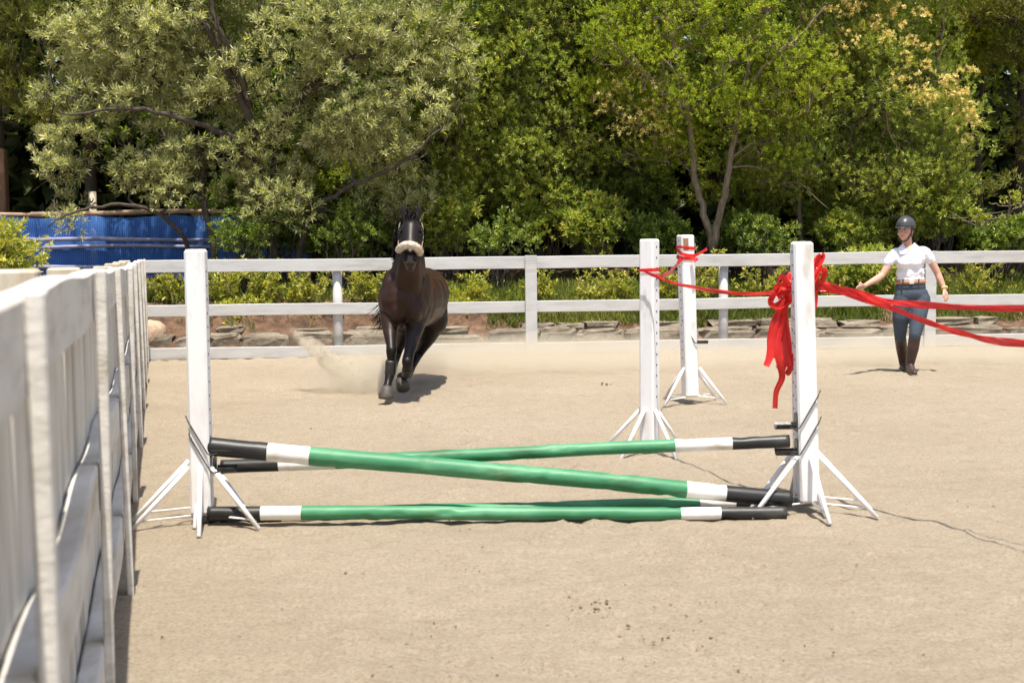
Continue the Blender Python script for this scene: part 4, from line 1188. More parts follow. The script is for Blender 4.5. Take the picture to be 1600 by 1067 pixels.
def horse():
    base = G(636, 630)
    root = thing("horse", "dark bay horse with a pale sheepskin noseband galloping towards the camera", "horse", base)
    m = MB()
    Q = P
    ell, cap = m.ell, m.capsule
    # trunk: chest, barrel, croup
    yaw = nrm(np.array((0.10, 1.0, 0.0))); side = np.array((yaw[1], -yaw[0], 0)); ax = [side, yaw, (0, 0, 1)]
    ell(Q(634, 468, 13.75), (0.268, 0.36, 0.30), ax)
    ell(Q(645, 466, 14.20), (0.300, 0.62, 0.315), ax)
    ell(Q(652, 466, 14.65), (0.320, 0.55, 0.31), ax)
    ell(Q(660, 460, 15.1), (0.29, 0.42, 0.29), ax)
    ell(Q(640, 428, 14.25), (0.09, 0.42, 0.10), ax)              # withers
    for px, s in ((613, -1), (659, 1)):                           # shoulders and breast muscles
        ell(Q(px, 458, 13.72), (0.105, 0.22, 0.235), ax)
        ell(Q(623 if s < 0 else 646, 487, 13.50), (0.085, 0.11, 0.13), ax)
        ell(Q(617 if s < 0 else 653, 480, 13.58), (0.09, 0.12, 0.15), ax)
    ell(Q(635, 470, 13.47), (0.09, 0.09, 0.12), ax)
    # neck
    cap(Q(636, 448, 13.78), 0.20, Q(640, 408, 13.52), 0.150)
    cap(Q(640, 408, 13.52), 0.150, Q(642, 362, 13.38), 0.098)
    cap(Q(637, 460, 13.60), 0.15, Q(641, 405, 13.36), 0.105)
    cap(Q(641, 405, 13.40), 0.10, Q(642, 375, 13.30), 0.085)
    ell(Q(640, 425, 13.75), (0.09, 0.22, 0.18), ax)
    # head
    cap(Q(642.5, 345, 13.30), 0.072, Q(642, 358, 13.19), 0.090)
    cap(Q(642, 358, 13.19), 0.088, Q(641, 378, 13.07), 0.072)
    cap(Q(641, 378, 13.07), 0.068, Q(640.5, 398, 12.97), 0.058)
    cap(Q(640.5, 398, 12.97), 0.058, Q(641, 408, 12.94), 0.062)
    cap(Q(641, 418, 12.98), 0.044, Q(641, 405, 13.02), 0.055)
    for s in (-1, 1):
        ell(Q(642 + s * 13.2, 359, 13.19), (0.040, 0.055, 0.045))          # brow
        cap(Q(641.5 + s * 11, 366, 13.24), 0.062, Q(641 + s * 8.5, 386, 13.14), 0.052)   # cheek
        cap(Q(641 + s * 7, 362, 13.12), 0.03, Q(640.6 + s * 5, 390, 12.97), 0.028)      # edge of the face
        ell(Q(641 + s * 7.2, 405, 12.925), (0.034, 0.035, 0.042))          # nostril wing
        cap(Q(642 + s * 10, 341, 13.33), 0.034, Q(642.6 + s * 12.2, 329, 13.33), 0.036)  # ears
        cap(Q(642.6 + s * 12.2, 329, 13.33), 0.035, Q(643 + s * 13.0, 317.5, 13.32), 0.010)
    ell(Q(641, 410, 12.92), (0.05, 0.03, 0.035))
    ell(Q(641, 421, 12.99), (0.036, 0.035, 0.025))
    # fore leg on the left of the picture, reaching down
    def chain(pts):
        for (a, b) in zip(pts[:-1], pts[1:]):
            cap(Q(*a[:3]), a[3], Q(*b[:3]), b[3])
    chain([(611, 476, 13.68, 0.115), (609.5, 500, 13.58, 0.095), (609.5, 520, 13.48, 0.068), (611, 540, 13.36, 0.047), (611.5, 548, 13.33, 0.054), (611.5, 556, 13.33, 0.046), (610.5, 568, 13.33, 0.034), (609.5, 581, 13.33, 0.035), (608.5, 588, 13.32, 0.048), (606.5, 598, 13.28, 0.038), (605, 605, 13.25, 0.044)])
    # fore leg on the right, knee forward and hoof folded back
    chain([(655, 482, 13.70, 0.125), (650, 503, 13.60, 0.10), (645.5, 525, 13.42, 0.075), (639.5, 551, 13.24, 0.052), (636.5, 565, 13.18, 0.056), (637, 571, 13.20, 0.050), (637, 578, 13.32, 0.036), (634, 586, 13.46, 0.040), (627, 588.5, 13.52, 0.046), (626.5, 594, 13.50, 0.042)])
    # hind legs
    chain([(668, 476, 15.05, 0.22), (676, 500, 14.85, 0.165), (668, 524, 14.9, 0.105), (657, 545, 15.08, 0.068), (652, 554, 15.10, 0.060), (645, 571, 15.0, 0.040), (638, 585, 14.92, 0.048), (635, 592, 14.88, 0.040)])
    chain([(640, 478, 14.95, 0.20), (634, 505, 14.70, 0.135), (627, 527, 14.85, 0.085), (622, 545, 15.05, 0.058), (618, 565, 15.0, 0.038), (613, 580, 14.94, 0.046), (610, 586, 14.92, 0.04)])
    m.skin("body", M['coat'], root, 0.0135, 7)
    # darker lower legs read as their own sleeves of hair: boots, hooves
    def sleeve(name, mat, pts, n=14):
        p = np.array([Q(*q[:3]) for q in pts]); MB().tube(p, [q[3] for q in pts], n).build(name, mat, root, True)
    sleeve("leg_boot", M['boot_neo'], [(611, 563, 13.33, 0.047), (610.6, 566, 13.33, 0.053), (610, 575, 13.33, 0.050), (609.4, 584, 13.33, 0.052), (609.2, 586, 13.33, 0.046)])
    sleeve("leg_boot", M['boot_neo'], [(637, 574, 13.24, 0.050), (637, 577, 13.30, 0.054), (635.5, 583, 13.41, 0.051), (634.5, 585, 13.45, 0.044)])
    sleeve("hoof", M['hoof'], [(605.6, 604, 13.26, 0.046), (604.8, 608, 13.25, 0.056), (603.4, 617, 13.235, 0.068), (602.8, 621.5, 13.23, 0.072), (602.8, 622.5, 13.23, 0.064)])
    sleeve("hoof", M['hoof'], [(626.3, 591, 13.51, 0.045), (627, 595, 13.50, 0.056), (629.6, 602.5, 13.46, 0.066), (631, 607, 13.44, 0.068), (631.2, 608, 13.435, 0.058)])
    sleeve("hoof", M['hoof'], [(635, 591.5, 14.88, 0.046), (634, 596, 14.85, 0.056), (633, 600, 14.83, 0.066), (633, 601, 14.83, 0.06)])
    sleeve("hoof", M['hoof'], [(610, 585.5, 14.92, 0.045), (609.3, 589, 14.90, 0.055), (608.8, 593.5, 14.88, 0.065), (608.8, 594.5, 14.88, 0.058)])
    # muzzle skin, nostrils, eyes
    for s in (-1, 1):
        MB().ell(Q(641 + s * 6.6, 404.8, 12.887), (0.0145, 0.014, 0.026), [nrm(np.array((1, 0, s * 0.35))), (0, 1, 0), nrm(np.array((-s * 0.35, 0, 1)))]).build("nostril", M['mane'], root, True)
        MB().ell(Q(642 + s * 17.0, 361.5, 13.155), (0.018, 0.024, 0.021)).build("eye", M['eye'], root, True)
    mm = MB()
    mm.ell(Q(641, 406.5, 12.928), (0.066, 0.052, 0.050)); mm.ell(Q(641, 417.5, 12.972), (0.046, 0.040, 0.026))
    mm.build("muzzle", M['muzzle'], root, True)
    # sheepskin noseband: a fat roll over the nose
    arc = [(622.3, 392, 13.05), (624.5, 389.5, 12.96), (630, 384.5, 12.895), (638, 382.5, 12.87), (646, 384, 12.88), (653, 388.5, 12.925), (655.5, 394, 12.99), (656, 397, 13.05)]
    c = spline([Q(*a) for a in arc], 40)
    rr = 0.034 * np.sqrt(np.clip(1 - (np.linspace(-1, 1, 40)) ** 8, 0.02, 1))
    nb = MB().tube(c, rr, 20)
    V = nb.V[0]; rg = np.random.default_rng(3)
    V += nrm(V - np.repeat(c, 20, 0)) * rg.normal(0, 0.0018, (len(V), 1))
    nb.V[0] = V
    band = nb.build("sheepskin_noseband", M['fleece'], root, True)
    # tufts of wool
    idx = rg.integers(0, len(V), 2600)
    nn_ = nrm(V - np.repeat(c, 20, 0))[idx]
    Vt, Ft, T = leaf_arrays(V[idx] + rg.normal(0, .003, (2600, 3)), nn_ + rg.normal(0, .5, (2600, 3)), 0.005, 0.003, rg)
    obj("wool", Vt, Ft, M['fleece'], band)["kind"] = "stuff"
    for s in (-1, 1):
        e = (621.5, 391) if s < 0 else (657, 396)
        st = spline([Q(e[0], e[1], 13.06), Q(642 + s * 19.0, 372, 13.20), Q(642 + s * 17.5, 350, 13.34), Q(642 + s * 9, 342, 13.40)], 12)
        MB().tube(st, 0.006, 6).build("cheek_strap", M['strap'], root, True)
    # mane, forelock and tail
    def hair(name, roots, tips, n, r0, seed, sag=0.0, jit=0.02, bend=(0, 0, 0)):
        rg = np.random.default_rng(seed)
        mb = MB()
        roots, tips = np.asarray(roots, float), np.asarray(tips, float)
        for i in range(n):
            f = rg.random() * (len(roots) - 1)
            k = min(int(f), len(roots) - 2); q = f - k
            a = roots[k] * (1 - q) + roots[k + 1] * q + rg.normal(0, jit * 0.5, 3)
            b = tips[k] * (1 - q) + tips[k + 1] * q + rg.normal(0, jit * 1.6, 3)
            mid = (a + b) / 2 + np.asarray(bend) * rg.uniform(0.5, 1.4) + rg.normal(0, jit, 3)
            s = spline([a, mid, b], 7)
            mb.tube(s, np.linspace(r0, r0 * 0.15, 7) * rg.uniform(0.6, 1.2), 4, False)
        return mb.build(name, M['mane'], root, True)
    hair("mane", [Q(640, 340, 13.40), Q(634, 350, 13.48), Q(628, 375, 13.58), Q(624, 400, 13.72), Q(626, 418, 13.95)],
         [Q(620, 352, 13.40), Q(616.5, 370, 13.38), Q(615.5, 388, 13.42), Q(616.5, 405, 13.5), Q(619, 418, 13.7)], 170, 0.007, 5, jit=0.011, bend=(-0.02, -0.03, 0.02))
    hair("forelock", [Q(636, 334, 13.30), Q(642, 331, 13.28), Q(650, 334, 13.30)], [Q(636, 344, 13.20), Q(643, 352, 13.16), Q(649, 345, 13.2)], 60, 0.006, 6, bend=(0, -0.03, 0.02))
    hair("tail", [Q(652, 440, 15.5), Q(650, 445, 15.5)], [Q(586, 497, 15.7), Q(592, 516, 15.6)], 80, 0.010, 7, jit=0.035, bend=(-0.02, 0.05, 0.02))
horse()

# ------------------------------------------------------------------ the woman
M['skin'] = tex_mat("skin", [(0.3, (0.50, 0.27, 0.19)), (0.7, (0.60, 0.34, 0.25))], 9, rough=0.5, bump=0.1)
M['shirt'] = tex_mat("white_shirt", [(0.3, (0.74, 0.73, 0.78)), (0.7, (0.82, 0.81, 0.85))], 5, rough=0.8, bump=0.6, bscale=13, bdist=0.02)
M['breeches'] = tex_mat("navy_breeches", [(0.3, (0.035, 0.048, 0.068)), (0.7, (0.062, 0.082, 0.110))], 8, rough=0.75, bump=0.5, bscale=16, bdist=0.012)
M['leather'] = tex_mat("brown_boot_leather", [(0.3, (0.035, 0.020, 0.016)), (0.7, (0.085, 0.050, 0.040))], 12, rough=0.42, bump=0.4, bscale=25, bdist=0.008)
M['dusty_leather'] = tex_mat("dusty_leather", [(0.3, (0.10, 0.07, 0.055)), (0.7, (0.21, 0.16, 0.125))], 12, rough=0.75)
M['belt'] = tex_mat("tan_belt", [(0.3, (0.36, 0.15, 0.075)), (0.7, (0.48, 0.22, 0.12))], 14, rough=0.5)
M['helmet'] = tex_mat("helmet_shell", [(0.3, (0.040, 0.043, 0.046)), (0.7, (0.065, 0.068, 0.072))], 8, rough=0.36, bump=0.1)
M['hairbrown'] = tex_mat("brown_hair", [(0.3, (0.05, 0.022, 0.012)), (0.7, (0.13, 0.062, 0.035))], 30, rough=0.5)
M['gold'] = tex_mat("gold_watch", [(0.3, (0.55, 0.33, 0.10)), (0.7, (0.75, 0.5, 0.2))], 10, rough=0.3)
M['lips'] = tex_mat("lips", [(0, (0.42, 0.13, 0.10)), (1, (0.48, 0.17, 0.13))], 10, rough=0.5)
M['grey_thread'] = tex_mat("grey_thread", [(0, (0.28, 0.29, 0.32)), (1, (0.4, 0.4, 0.43))], 10)
M['silver'] = tex_mat("silver_buckle", [(0, (0.55, 0.54, 0.5)), (1, (0.7, 0.68, 0.63))], 10, rough=0.3)
def woman():
    Y0 = 15.47
    base = G(1418, 582)
    root = thing("person", "person in white polo shirt, dark riding helmet and navy breeches walking with arms held out", "person", base)
    def Q(px, py, dy=0.0):
        return P(px, py, Y0 + dy)
    # head frame: face turned to the left of the picture
    f = nrm(np.array((-0.62, -0.78, -0.02))); sd = nrm(np.cross(f, (0, 0, 1))); up = np.cross(sd, f)
    hc = Q(1414.5, 359, -0.02)
    H = lambda a, b, c: hc + sd * a + f * b + up * c       # side, forward, up
    HA = [sd, f, up]
    arms = dict(
        L=[(1400, 397, 0.0, .044), (1389, 413, -0.03, .045), (1378.5, 430, -0.06, .037), (1370, 436, -0.10, .040), (1353.5, 445, -0.19, .025), (1350, 447, -0.21, .024)],
        R=[(1444, 395, 0.0, .044), (1456, 410, -0.01, .046), (1465.5, 428, -0.02, .037), (1468.5, 436, -0.04, .039), (1474.5, 449, -0.08, .026), (1475.5, 452, -0.09, .024)])
    legs = dict(
        L=[(1411.5, 468, 0.0, .105), (1407.5, 495, -0.01, .088), (1406.5, 525, 0.02, .060), (1409, 545, 0.17, .056), (1412, 570, 0.30, .038)],
        R=[(1438, 468, -0.01, .105), (1434.5, 495, -0.08, .088), (1430, 522, -0.14, .062), (1426.5, 545, -0.11, .058), (1421.5, 570, -0.06, .038)])
    b = MB()
    def chain(mb, pts, add=0.0, upto=None):
        for (p, q) in zip(pts[:-1], pts[1:]):
            mb.capsule(Q(*p[:3]), p[3] + add, Q(*q[:3]), q[3] + add)
    # body: head, neck, trunk, limbs, hands as one surface
    b.ell(hc, (0.072, 0.092, 0.105), HA)
    b.ell(H(0, 0.02, -0.055), (0.056, 0.068, 0.065), HA)
    b.capsule(H(0, 0.050, -0.095), 0.026, H(0, 0.068, -0.085), 0.020)
    b.capsule(H(0, 0.090, -0.012), 0.009, H(0, 0.108, -0.036), 0.0125)                  # nose
    for s in (-1, 1):
        b.ell(H(s * 0.036, 0.070, -0.042), (0.024, 0.02, 0.022), HA)                     # cheeks
        b.ell(H(s * 0.012, 0.098, -0.040), (0.009, 0.009, 0.007), HA)
        b.ell(H(s * 0.073, -0.012, -0.022), (0.008, 0.018, 0.030), HA)                   # ears
    b.ell(H(0, 0.086, -0.064), (0.022, 0.010, 0.010), HA)
    b.capsule(H(0, -0.025, -0.06), 0.053, Q(1418.5, 390, 0.015), 0.056)
    b.ell(Q(1421.5, 404, 0.0), (0.150, 0.095, 0.13)); b.ell(Q(1422, 432, 0.0), (0.135, 0.09, 0.12)); b.ell(Q(1424, 460, 0.0), (0.170, 0.110, 0.12))
    b.capsule(Q(1402, 393), 0.046, Q(1442, 391.5), 0.046)
    for k in ('L', 'R'):
        chain(b, arms[k]); chain(b, legs[k], -0.014)
    def fingers(mb, wrist, palm_end, thumb_dir, spread_dir, curl, lens):
        """palm from wrist to palm_end, four fingers beyond it and a thumb at its side"""
        w, e = np.asarray(wrist), np.asarray(palm_end)
        d = nrm(e - w); sp = nrm(spread_dir)
        for t in (-1, 0, 1):
            mb.capsule(w + sp * 0.010 * t, 0.017, e + sp * 0.022 * t, 0.0135)
        for i, ln in enumerate(lens):
            o = e + sp * (0.028 - 0.0185 * i)
            d1 = nrm(d + np.asarray(curl) * 0.35 + sp * (0.10 - 0.07 * i)); k1 = o + d1 * ln * 0.5
            d2 = nrm(d + np.asarray(curl) * (0.9 + 0.12 * i)); k2 = k1 + d2 * ln * 0.3
            d3 = nrm(d + np.asarray(curl) * (1.5 + 0.15 * i)); k3 = k2 + d3 * ln * 0.22
            mb.capsule(o - d * 0.01, 0.0095, k1, 0.009, 8, 3); mb.capsule(k1, 0.009, k2, 0.0083, 8, 3); mb.capsule(k2, 0.0083, k3, 0.0072, 8, 3)
        tb = w * 0.6 + e * 0.4 + sp * 0.024
        td = nrm(thumb_dir)
        t1 = tb + nrm(td + sp * 0.5) * 0.034; t2 = t1 + nrm(td + d * 0.5) * 0.03
        mb.capsule(tb, 0.013, t1, 0.0105, 8, 3); mb.capsule(t1, 0.0105, t2, 0.0085, 8, 3)
    fingers(b, Q(1350, 447, -0.21), Q(1342, 449.5, -0.26), (-0.8, -0.3, 0.2), (0.15, -0.45, 0.85), (-0.1, -0.1, -0.55), (0.062, 0.07, 0.065, 0.052))
    fingers(b, Q(1475.5, 452, -0.09), Q(1478, 460.5, -0.12), (-0.1, -0.5, -0.7), (-0.75, -0.6, -0.15), (-0.25, 0.25, -0.2), (0.066, 0.074, 0.07, 0.055))
    b.skin("body", M['skin'], root, 0.0078, 2, 0.4)
    # face
    for s in (-1, 1):
        MB().ell(H(s * 0.030, 0.0835, 0.000), (0.0105, 0.006, 0.0045), HA, 10, 6).build("eye", M['eye'], root, True)
        MB().capsule(H(s * 0.016, 0.0925, 0.016), 0.003, H(s * 0.044, 0.080, 0.017), 0.0025, 6, 3).build("eyebrow", M['hairbrown'], root, True)
    MB().ell(H(0, 0.0945, -0.064), (0.021, 0.005, 0.006), HA, 12, 6).build("mouth", M['lips'], root, True)
    hb = MB()
    hb.ell(H(0, -0.055, -0.05), (0.068, 0.05, 0.055), HA); hb.ell(H(0.0, -0.10, -0.055), (0.035, 0.035, 0.035), HA)
    hb.build("hair", M['hairbrown'], root, True)
    # helmet: domed shell, brim, strap
    n, mrow = 28, 9
    V = []
    for i in range(mrow + 1):
        t = (i / mrow) * np.pi / 2
        for j in range(n):
            a = 2 * np.pi * j / n
            r = math.sin(t)
            x, y, z = 0.101 * r * math.cos(a), 0.128 * r * math.sin(a), 0.118 * math.cos(t)
            if i >= mrow - 1:
                z -= 0.026 * max(0, -math.sin(a)) + 0.006
            V.append(H(x, y - 0.012, z + 0.033))
    F = [(i * n + j, (i + 1) * n + j, (i + 1) * n + (j + 1) % n, i * n + (j + 1) % n) for i in range(mrow) for j in range(n)]
    k0 = len(V)
    for j in range(n):                                             # inside lip
        a = 2 * np.pi * j / n
        V.append(H(0.090 * math.cos(a), 0.116 * math.sin(a) - 0.012, 0.047 - 0.03 * max(0, -math.sin(a))))
    F += [(mrow * n + j, k0 + j, k0 + (j + 1) % n, mrow * n + (j + 1) % n) for j in range(n)]
    hel = obj("helmet", V, F, M['helmet'], root, True)
    V = []
    for j in range(13):
        a = np.pi * (0.12 + 0.76 * j / 12)
        e = math.sin((a - np.pi * 0.12) / (np.pi * 0.76) * np.pi)
        for rr, dz in ((0.97, 0.035), (1.0 + 0.26 * e, 0.026), (1.0 + 0.26 * e, 0.020), (0.97, 0.027)):
            V.append(H(0.101 * min(rr, 1.06) * math.cos(a), 0.128 * rr * math.sin(a) - 0.012, dz))
    F = [(4 * j + q, 4 * j + (q + 1) % 4, 4 * j + 4 + (q + 1) % 4, 4 * j + 4 + q) for j in range(12) for q in range(4)] + [(3, 2, 1, 0), (48, 49, 50, 51)]
    obj("brim", V, F, M['helmet'], hel, True)
    MB().ell(H(0.02, 0.117, 0.075), (0.012, 0.006, 0.009), HA, 10, 6).build("emblem", M['iron'], hel, True)
    for s in (-1, 1):
        MB().tube(spline([H(s * 0.082, 0.005, 0.03), H(s * 0.072, 0.012, -0.045), H(s * 0.04, 0.045, -0.112), H(0, 0.058, -0.125)], 14), 0.0075, 6).build("chin_strap", M['iron'], hel, True)
    # polo shirt
    sh = MB()
    sh.ell(Q(1421.5, 405, -0.005), (0.168, 0.118, 0.145)); sh.ell(Q(1422.5, 427, 0.0), (0.156, 0.110, 0.112)); sh.ell(Q(1422.6, 436, 0.0), (0.156, 0.110, 0.045))
    for px in (1412.5, 1429.5):
        sh.ell(Q(px, 411, -0.075), (0.068, 0.062, 0.062))
    sh.capsule(Q(1401.5, 395), 0.057, Q(1442.5, 393), 0.057)
    sh.capsule(Q(1411, 390.5, 0.01), 0.055, Q(1428, 390, 0.01), 0.055)
    sh.capsule(Q(1399.5, 396), 0.061, Q(1388, 410.5, -0.03), 0.058, 16, 3)
    sh.capsule(Q(1445.5, 394.5), 0.061, Q(1453.5, 406, -0.01), 0.058, 16, 3)
    rg = np.random.default_rng(4)
    for i in range(12):                                            # soft folds
        x = rg.uniform(1404, 1438); y = rg.uniform(414, 436)
        sh.capsule(Q(x, y, -0.094 - 0.004 * math.cos((x - 1422) / 8)), 0.0085, Q(x + rg.uniform(-9, 12), y + rg.uniform(-7, 2), -0.094), 0.005, 8, 3)
    shirt = sh.skin("shirt", M['shirt'], root, 0.009, 2, 0.4)
    for s in (-1, 1):                                              # collar wings
        a, b_, c, d = (Q(1411, 379.5, -0.01), Q(1420, 396, -0.112), Q(1407, 397, -0.095), Q(1402.5, 389, -0.04)) if s < 0 else (Q(1428.5, 379, -0.0), Q(1421, 396, -0.112), Q(1433, 395, -0.09), Q(1437.5, 387, -0.03))
        m_ = MB(); t = np.array((0, -0.006, 0.002))
        m_.add([a, b_, c, d, a - t, b_ - t, c - t, d - t], [(0, 1, 2, 3), (7, 6, 5, 4), (0, 4, 5, 1), (1, 5, 6, 2), (2, 6, 7, 3), (3, 7, 4, 0)])
        m_.build("collar", M['shirt'], shirt)
    for k in range(4):
        a = Q(1431.5 + k * 1.3, 404.5 - 0.5 * math.sin(k), -0.131)
        MB().box(a, (0.009, 0.003, 0.0035)).build("emblem", M['grey_thread'], shirt) if k != 1 else None
    # open neck: skin shows in a small V
    nv = MB(); nv.add([Q(1414.5, 384, -0.052), Q(1425, 384, -0.048), Q(1420.3, 395, -0.108), Q(1414.5, 384, -0.02), Q(1425, 384, -0.02), Q(1420.3, 395, -0.06)], [(0, 2, 1), (3, 4, 5), (0, 1, 4, 3), (1, 2, 5, 4), (2, 0, 3, 5)])
    nv.build("neckline", M['skin'], root)
    # breeches
    br = MB()
    br.ell(Q(1424, 460, 0.0), (0.186, 0.125, 0.115)); br.ell(Q(1422.8, 448, 0.0), (0.168, 0.118, 0.075)); br.ell(Q(1422.7, 442, 0.0), (0.160, 0.113, 0.05))
    for k in ('L', 'R'):
        chain(br, legs[k][:3], 0.004)
        p, q = legs[k][2], legs[k][3]
        br.capsule(Q(*p[:3]), p[3] + 0.004, Q(*[(a * 0.6 + c * 0.4) for a, c in zip(p[:3], q[:3])]), p[3])
    br.skin("breeches", M['breeches'], root, 0.0095, 3)
    # belt with buckle
    n = 36
    V, F = [], []
    for j in range(n):
        a = 2 * np.pi * j / n
        for rr, dz in ((0.96, -0.019), (1.04, -0.019), (1.035, 0.019), (0.96, 0.019)):
            V.append(Q(1422.6, 440.5) + np.array((0.158 * rr * math.cos(a), 0.114 * rr * math.sin(a), dz + 0.004 * math.cos(a))))
    F = [(4 * j + q, 4 * j + (q + 1) % 4, (4 * j + 4 + (q + 1) % 4) % (4 * n), (4 * j + 4 + q) % (4 * n)) for j in range(n) for q in range(4)]
    bel = obj("belt", V, F, M['belt'], root, True)
    MB().box(Q(1424.5, 440.5, -0.121), (0.052, 0.008, 0.045), None, 0.003).build("buckle", M['silver'], bel)
    for px in (1411, 1435.5):
        MB().box(Q(px, 440.5, -0.112), (0.012, 0.022, 0.056), None, 0.002).build("belt_loop", M['breeches'], bel)
    # tall boots
    for k, toe in (('L', (-0.02, -0.15)), ('R', (0.0, -0.19))):
        bo = MB()
        p, q, r = legs[k][2:5]
        top = [(a * 0.80 + c * 0.20) for a, c in zip(p[:3], q[:3])]
        bo.capsule(Q(*top), 0.064, Q(*q[:3]), 0.063); bo.capsule(Q(*q[:3]), 0.063, Q(*r[:3]), 0.047)
        an = Q(*r[:3]); lift_ = 0.0 if k == 'R' else 0.02
        heel = np.array((an[0], an[1] + 0.025, 0.045 + lift_ * 2)); ball = np.array((an[0] + toe[0] * 0.6, an[1] + toe[1] * 0.65, 0.037)); tip = np.array((an[0] + toe[0], an[1] + toe[1], 0.032))
        bo.capsule(an, 0.046, heel, 0.038); bo.capsule(heel, 0.036, ball, 0.042); bo.capsule(ball, 0.042, tip, 0.030); bo.capsule(an, 0.044, ball, 0.036)
        boot = bo.skin("boot", M['leather'], root, 0.009, 2)
        so = MB()
        so.box((heel + ball) / 2 * (1, 1, 0) + (0, -0.03, 0.010 + lift_), (0.072, abs(toe[1]) + 0.10, 0.016), None, 0.005)
        so.build("sole", M['dusty_leather'], boot)
        if k == 'R':
            MB().tube(spline([an + (-.048, 0, -.015), an + (-.02, -.052, -.02), an + (.02, -.052, -.02), an + (.048, 0, -.015)], 12), 0.007, 6).build("spur_strap", M['dusty_leather'], boot, True)
    # wrist watch
    a, c = Q(1474.2, 448.2, -0.078), Q(1475.2, 451.2, -0.088)
    MB().tube([a, (a + c) / 2, c], [0.029, 0.031, 0.029], 14).build("watch_strap", M['gold'], root, True)
    MB().ell((a + c) / 2 + (0.026, -0.018, 0.004), (0.012, 0.018, 0.018)).build("watch_face", M['gold'], root, True)
woman()

# ------------------------------------------------------------------ red barrier tape
def tape_mat():
    m, nt, out = new_mat("red_tape")
    L = nt.links.new
    b = N(nt, "ShaderNodeBsdfPrincipled")
    tc = N(nt, "ShaderNodeTexCoord")
    nz = N(nt, "ShaderNodeTexNoise"); nz.inputs["Scale"].default_value = 14
    L(tc.outputs["Object"], nz.inputs["Vector"])
    r = ramp(nt, [(0.3, (0.66, 0.022, 0.02)), (0.7, (0.82, 0.06, 0.05))]); L(nz.outputs[0], r.inputs[0])
    L(r.outputs[0], b.inputs["Base Color"]); b.inputs["Roughness"].default_value = 0.28
    t = N(nt, "ShaderNodeBsdfTranslucent"); t.inputs[0].default_value = (0.95, 0.06, 0.05, 1)
    mx = N(nt, "ShaderNodeMixShader"); mx.inputs[0].default_value = 0.45
    L(b.outputs[0], mx.inputs[1]); L(t.outputs[0], mx.inputs[2]); L(mx.outputs[0], out.inputs[0])
    return m
M['tape'] = tape_mat()
def strip(mb, pts, width, seed, n=60, fold=0.35, twist=0.6, up=(0, 0, 1), k=7, jit=0.0):
    """a crumpled length of plastic tape: pleated across, twisted along"""
    rg = np.random.default_rng(seed)
    c = spline(pts, n)
    t = nrm(np.gradient(c, axis=0))
    ph = rg.uniform(0, 6.28, 8)
    s = np.linspace(0, 1, n); L_ = np.linalg.norm(np.diff(c, axis=0), axis=1).sum()
    wid = 0.74 * np.interp(s, np.linspace(0, 1, 6), np.broadcast_to(width, (6,)) if np.ndim(width) == 0 else np.interp(np.linspace(0, 1, 6), np.linspace(0, 1, len(width)), width))
    V = []
    for i in range(n):
        u = nrm(np.asarray(up, float) - t[i] * np.dot(up, t[i])); v = np.cross(t[i], u)
        a = twist * (math.sin(s[i] * L_ * 2.1 + ph[0]) + 0.5 * math.sin(s[i] * L_ * 5.3 + ph[1]))
        e, f = u * math.cos(a) + v * math.sin(a), -u * math.sin(a) + v * math.cos(a)
        for j in range(k):
            q = j / (k - 1) - 0.5
            z = fold * wid[i] * (0.5 * math.sin(j * 2.6 + ph[2] + 2.0 * math.sin(s[i] * L_ * 3 + ph[3])) + 0.35 * math.sin(s[i] * L_ * 23 + j * 1.3 + ph[4]))
            V.append(c[i] + e * q * wid[i] * (1 + 0.15 * math.sin(s[i] * L_ * 9 + ph[5])) + f * z + rg.normal(0, jit, 3))
    F = [(i * k + j, i * k + j + 1, (i + 1) * k + j + 1, (i + 1) * k + j) for i in range(n - 1) for j in range(k - 1)]
    mb.add(V, F)
    return mb
def wrap(mb, loc, rz, w, z0, lean, tilt, width, seed, turns=1.0):
    pts = []
    R_ = w / 2 + 0.006
    for f in np.linspace(0, turns, int(24 * turns) + 1):
        a = f * 2 * np.pi
        x, y = math.cos(a), math.sin(a)
        k = R_ / max(abs(x), abs(y))
        k = min(k, R_ * 1.32)
        x, y = x * k, y * k
        z = z0 + tilt * math.sin(a + seed) + 0.012 * math.sin(3 * f + seed)
        X = x * math.cos(rz) - y * math.sin(rz); Yy = x * math.sin(rz) + y * math.cos(rz)
        lx = lean[0] * z * math.cos(rz) - lean[1] * z * math.sin(rz); ly = lean[0] * z * math.sin(rz) + lean[1] * z * math.cos(rz)
        pts.append((loc[0] + X + lx, loc[1] + Yy + ly, z))
    strip(mb, pts, width, seed, len(pts) * 2, 0.10, 0.08)
